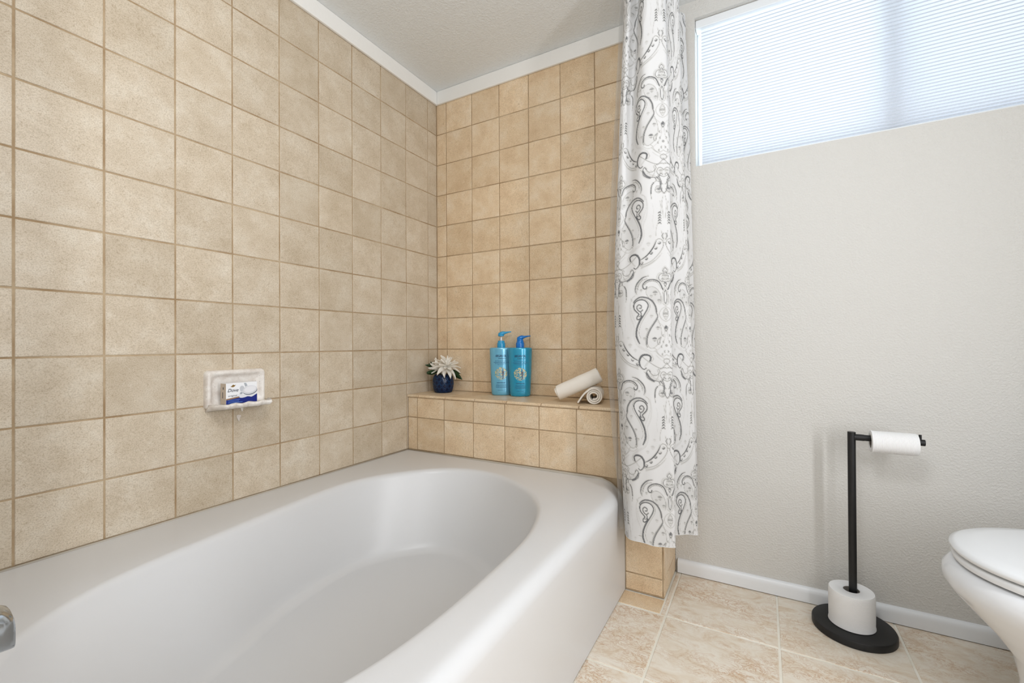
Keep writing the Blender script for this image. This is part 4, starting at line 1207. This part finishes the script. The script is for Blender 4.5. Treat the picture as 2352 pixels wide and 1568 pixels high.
def paper_mat(axis):
    mt = base_mat('white_tissue', rgb(240, 240, 240), 0.9, spec=0.1)
    v_ = coords(mt, False)
    wv = N(mt, 'ShaderNodeTexWave', bands_direction=axis, wave_profile='SIN'); wv.inputs['Scale'].default_value = 150.0; wv.inputs['Distortion'].default_value = 0.6; wv.inputs['Detail'].default_value = 1.0
    W(mt, v_, wv.inputs[0]); bump(mt, wv.outputs[1], 0.5, 0.0010)
    return mt
def tp(label, loc, R, rc, H, rot, cyl_n=64):
    t = empty('toilet_paper_roll', loc); t.rotation_euler = rot; tag(t, label, 'toilet paper')
    mb = MB()
    mb.lathe([(rc + .0008, 0.0015), (rc + 0.002, 0.0), (R - 0.002, 0.0), (R + 0.001, 0.0015), (R + 0.0008, 0.004), (R - 0.0004, 0.007), (R, 0.03), (R, H - 0.02), (R - 0.0005, H - 0.003), (R - 0.002, H), (rc + 0.002, H), (rc + .0008, H - 0.0015)], cyl_n, cap0=False, cap1=False)
    mb.build('paper', paper_mat('Z'), t, True, angle=0.9)
    mb = MB(); mb.lathe([(rc, 0.001), (rc + 0.0008, 0.001), (rc + 0.0008, H - 0.001), (rc, H - 0.001), (rc, 0.001)], 40, cap0=False, cap1=False)
    mb.build('cardboard_core', base_mat('grey_card', rgb(150, 143, 134), 0.9), t, True, angle=0.7)
    return t
tp('full white toilet paper roll standing on the black base round the pole', (PX - 0.004, PY - 0.002, 0.0218), 0.0570, 0.0195, 0.100, (0, 0, 0))
tp('small used white toilet paper roll hanging on the black arm', (PX + 0.044, PY, ARM - 0.0085), 0.0315, 0.0185, 0.106, (0, PI / 2, 0))

# ------------------------------------------------------------------ toilet
TX, TY = 1.783, -0.478
toilet = empty('toilet', (TX, TY, 0.0)); tag(toilet, 'white porcelain toilet with closed oval lid', 'toilet')
def egg(x0, hw_, x1, z, n=64, ex=2.15, hw_b=None):
    """outline: rounded nose at x0, widest hw_ , flat back at x1"""
    pts = []; hb = hw_b or hw_ * 0.86; xm = x0 + hw_ * 1.30
    for k in range(n):
        a = 2 * PI * k / n
        c, s = math.cos(a), math.sin(a)
        if c <= 0:
            x = xm - (xm - x0) * abs(c) ** (2 / ex); y = hw_ * abs(s) ** (2 / ex) * math.copysign(1, s)
        else:
            x = xm + (x1 - xm) * abs(c) ** 0.55; y = (hw_ + (hb - hw_) * abs(c)) * abs(s) ** 0.5 * math.copysign(1, s)
        pts.append((x, y, z))
    return pts
ZR = 0.392
mb = MB()
mb.rings([egg(.096, .100, .60, 0.001), egg(.096, .100, .60, 0.015), egg(.102, .094, .58, 0.03), egg(.105, .090, .56, 0.10), egg(.108, .092, .55, 0.17), egg(.098, .106, .52, 0.22),
          egg(.066, .136, .50, 0.265), egg(.030, .166, .49, 0.305), egg(.004, .188, .49, 0.335), egg(-.008, .195, .49, 0.355), egg(-.006, .195, .49, 0.374), egg(.004, .190, .49, 0.386), egg(.014, .184, .49, ZR), egg(.06, .14, .45, ZR)])
mb.build('bowl', M['porcelain'], toilet, True)
mb = MB()
mb.rings([egg(.020, .180, .475, ZR + .004), egg(.010, .188, .475, ZR + .006), egg(.008, .190, .475, ZR + .014), egg(.012, .187, .475, ZR + .019), egg(.03, .17, .46, ZR + .020)])
mb.build('seat', M['seat'], toilet, True, angle=1.0)
mb = MB()
mb.rings([egg(.024, .176, .470, ZR + .0225), egg(.009, .189, .472, ZR + .0245), egg(.005, .192, .474, ZR + .029), egg(.006, .191, .474, ZR + .034), egg(.016, .184, .470, ZR + .039), egg(.045, .160, .45, ZR + .0425), egg(.12, .10, .40, ZR + .0440)])
mb.build('lid', M['seat'], toilet, True, angle=1.0)
for s in (-1, 1):
    mb = MB(); mb.tube([(.468, s * .075, ZR + .018), (.468, s * .075 + s * .03, ZR + .018)], 0.010, 16); mb.build('hinge', M['seat'], toilet, True, angle=.7)
mb = MB(); mb.box((.505, -.215, .36), (.700, .215, .70)); tk = mb.build('tank', M['porcelain'], toilet, True, bevel=.02, seg=4)
mb = MB(); mb.box((.495, -.222, .701), (.703, .222, .735)); mb.build('tank_lid', M['porcelain'], toilet, True, bevel=.010, seg=3)
mb = MB(); mb.tube([(.502, .15, .645), (.492, .15, .645), (.488, .145, .645), (.486, .08, .640)], [.011, .010, .006, .006], 14); mb.build('lever', M['chrome'], toilet, True)
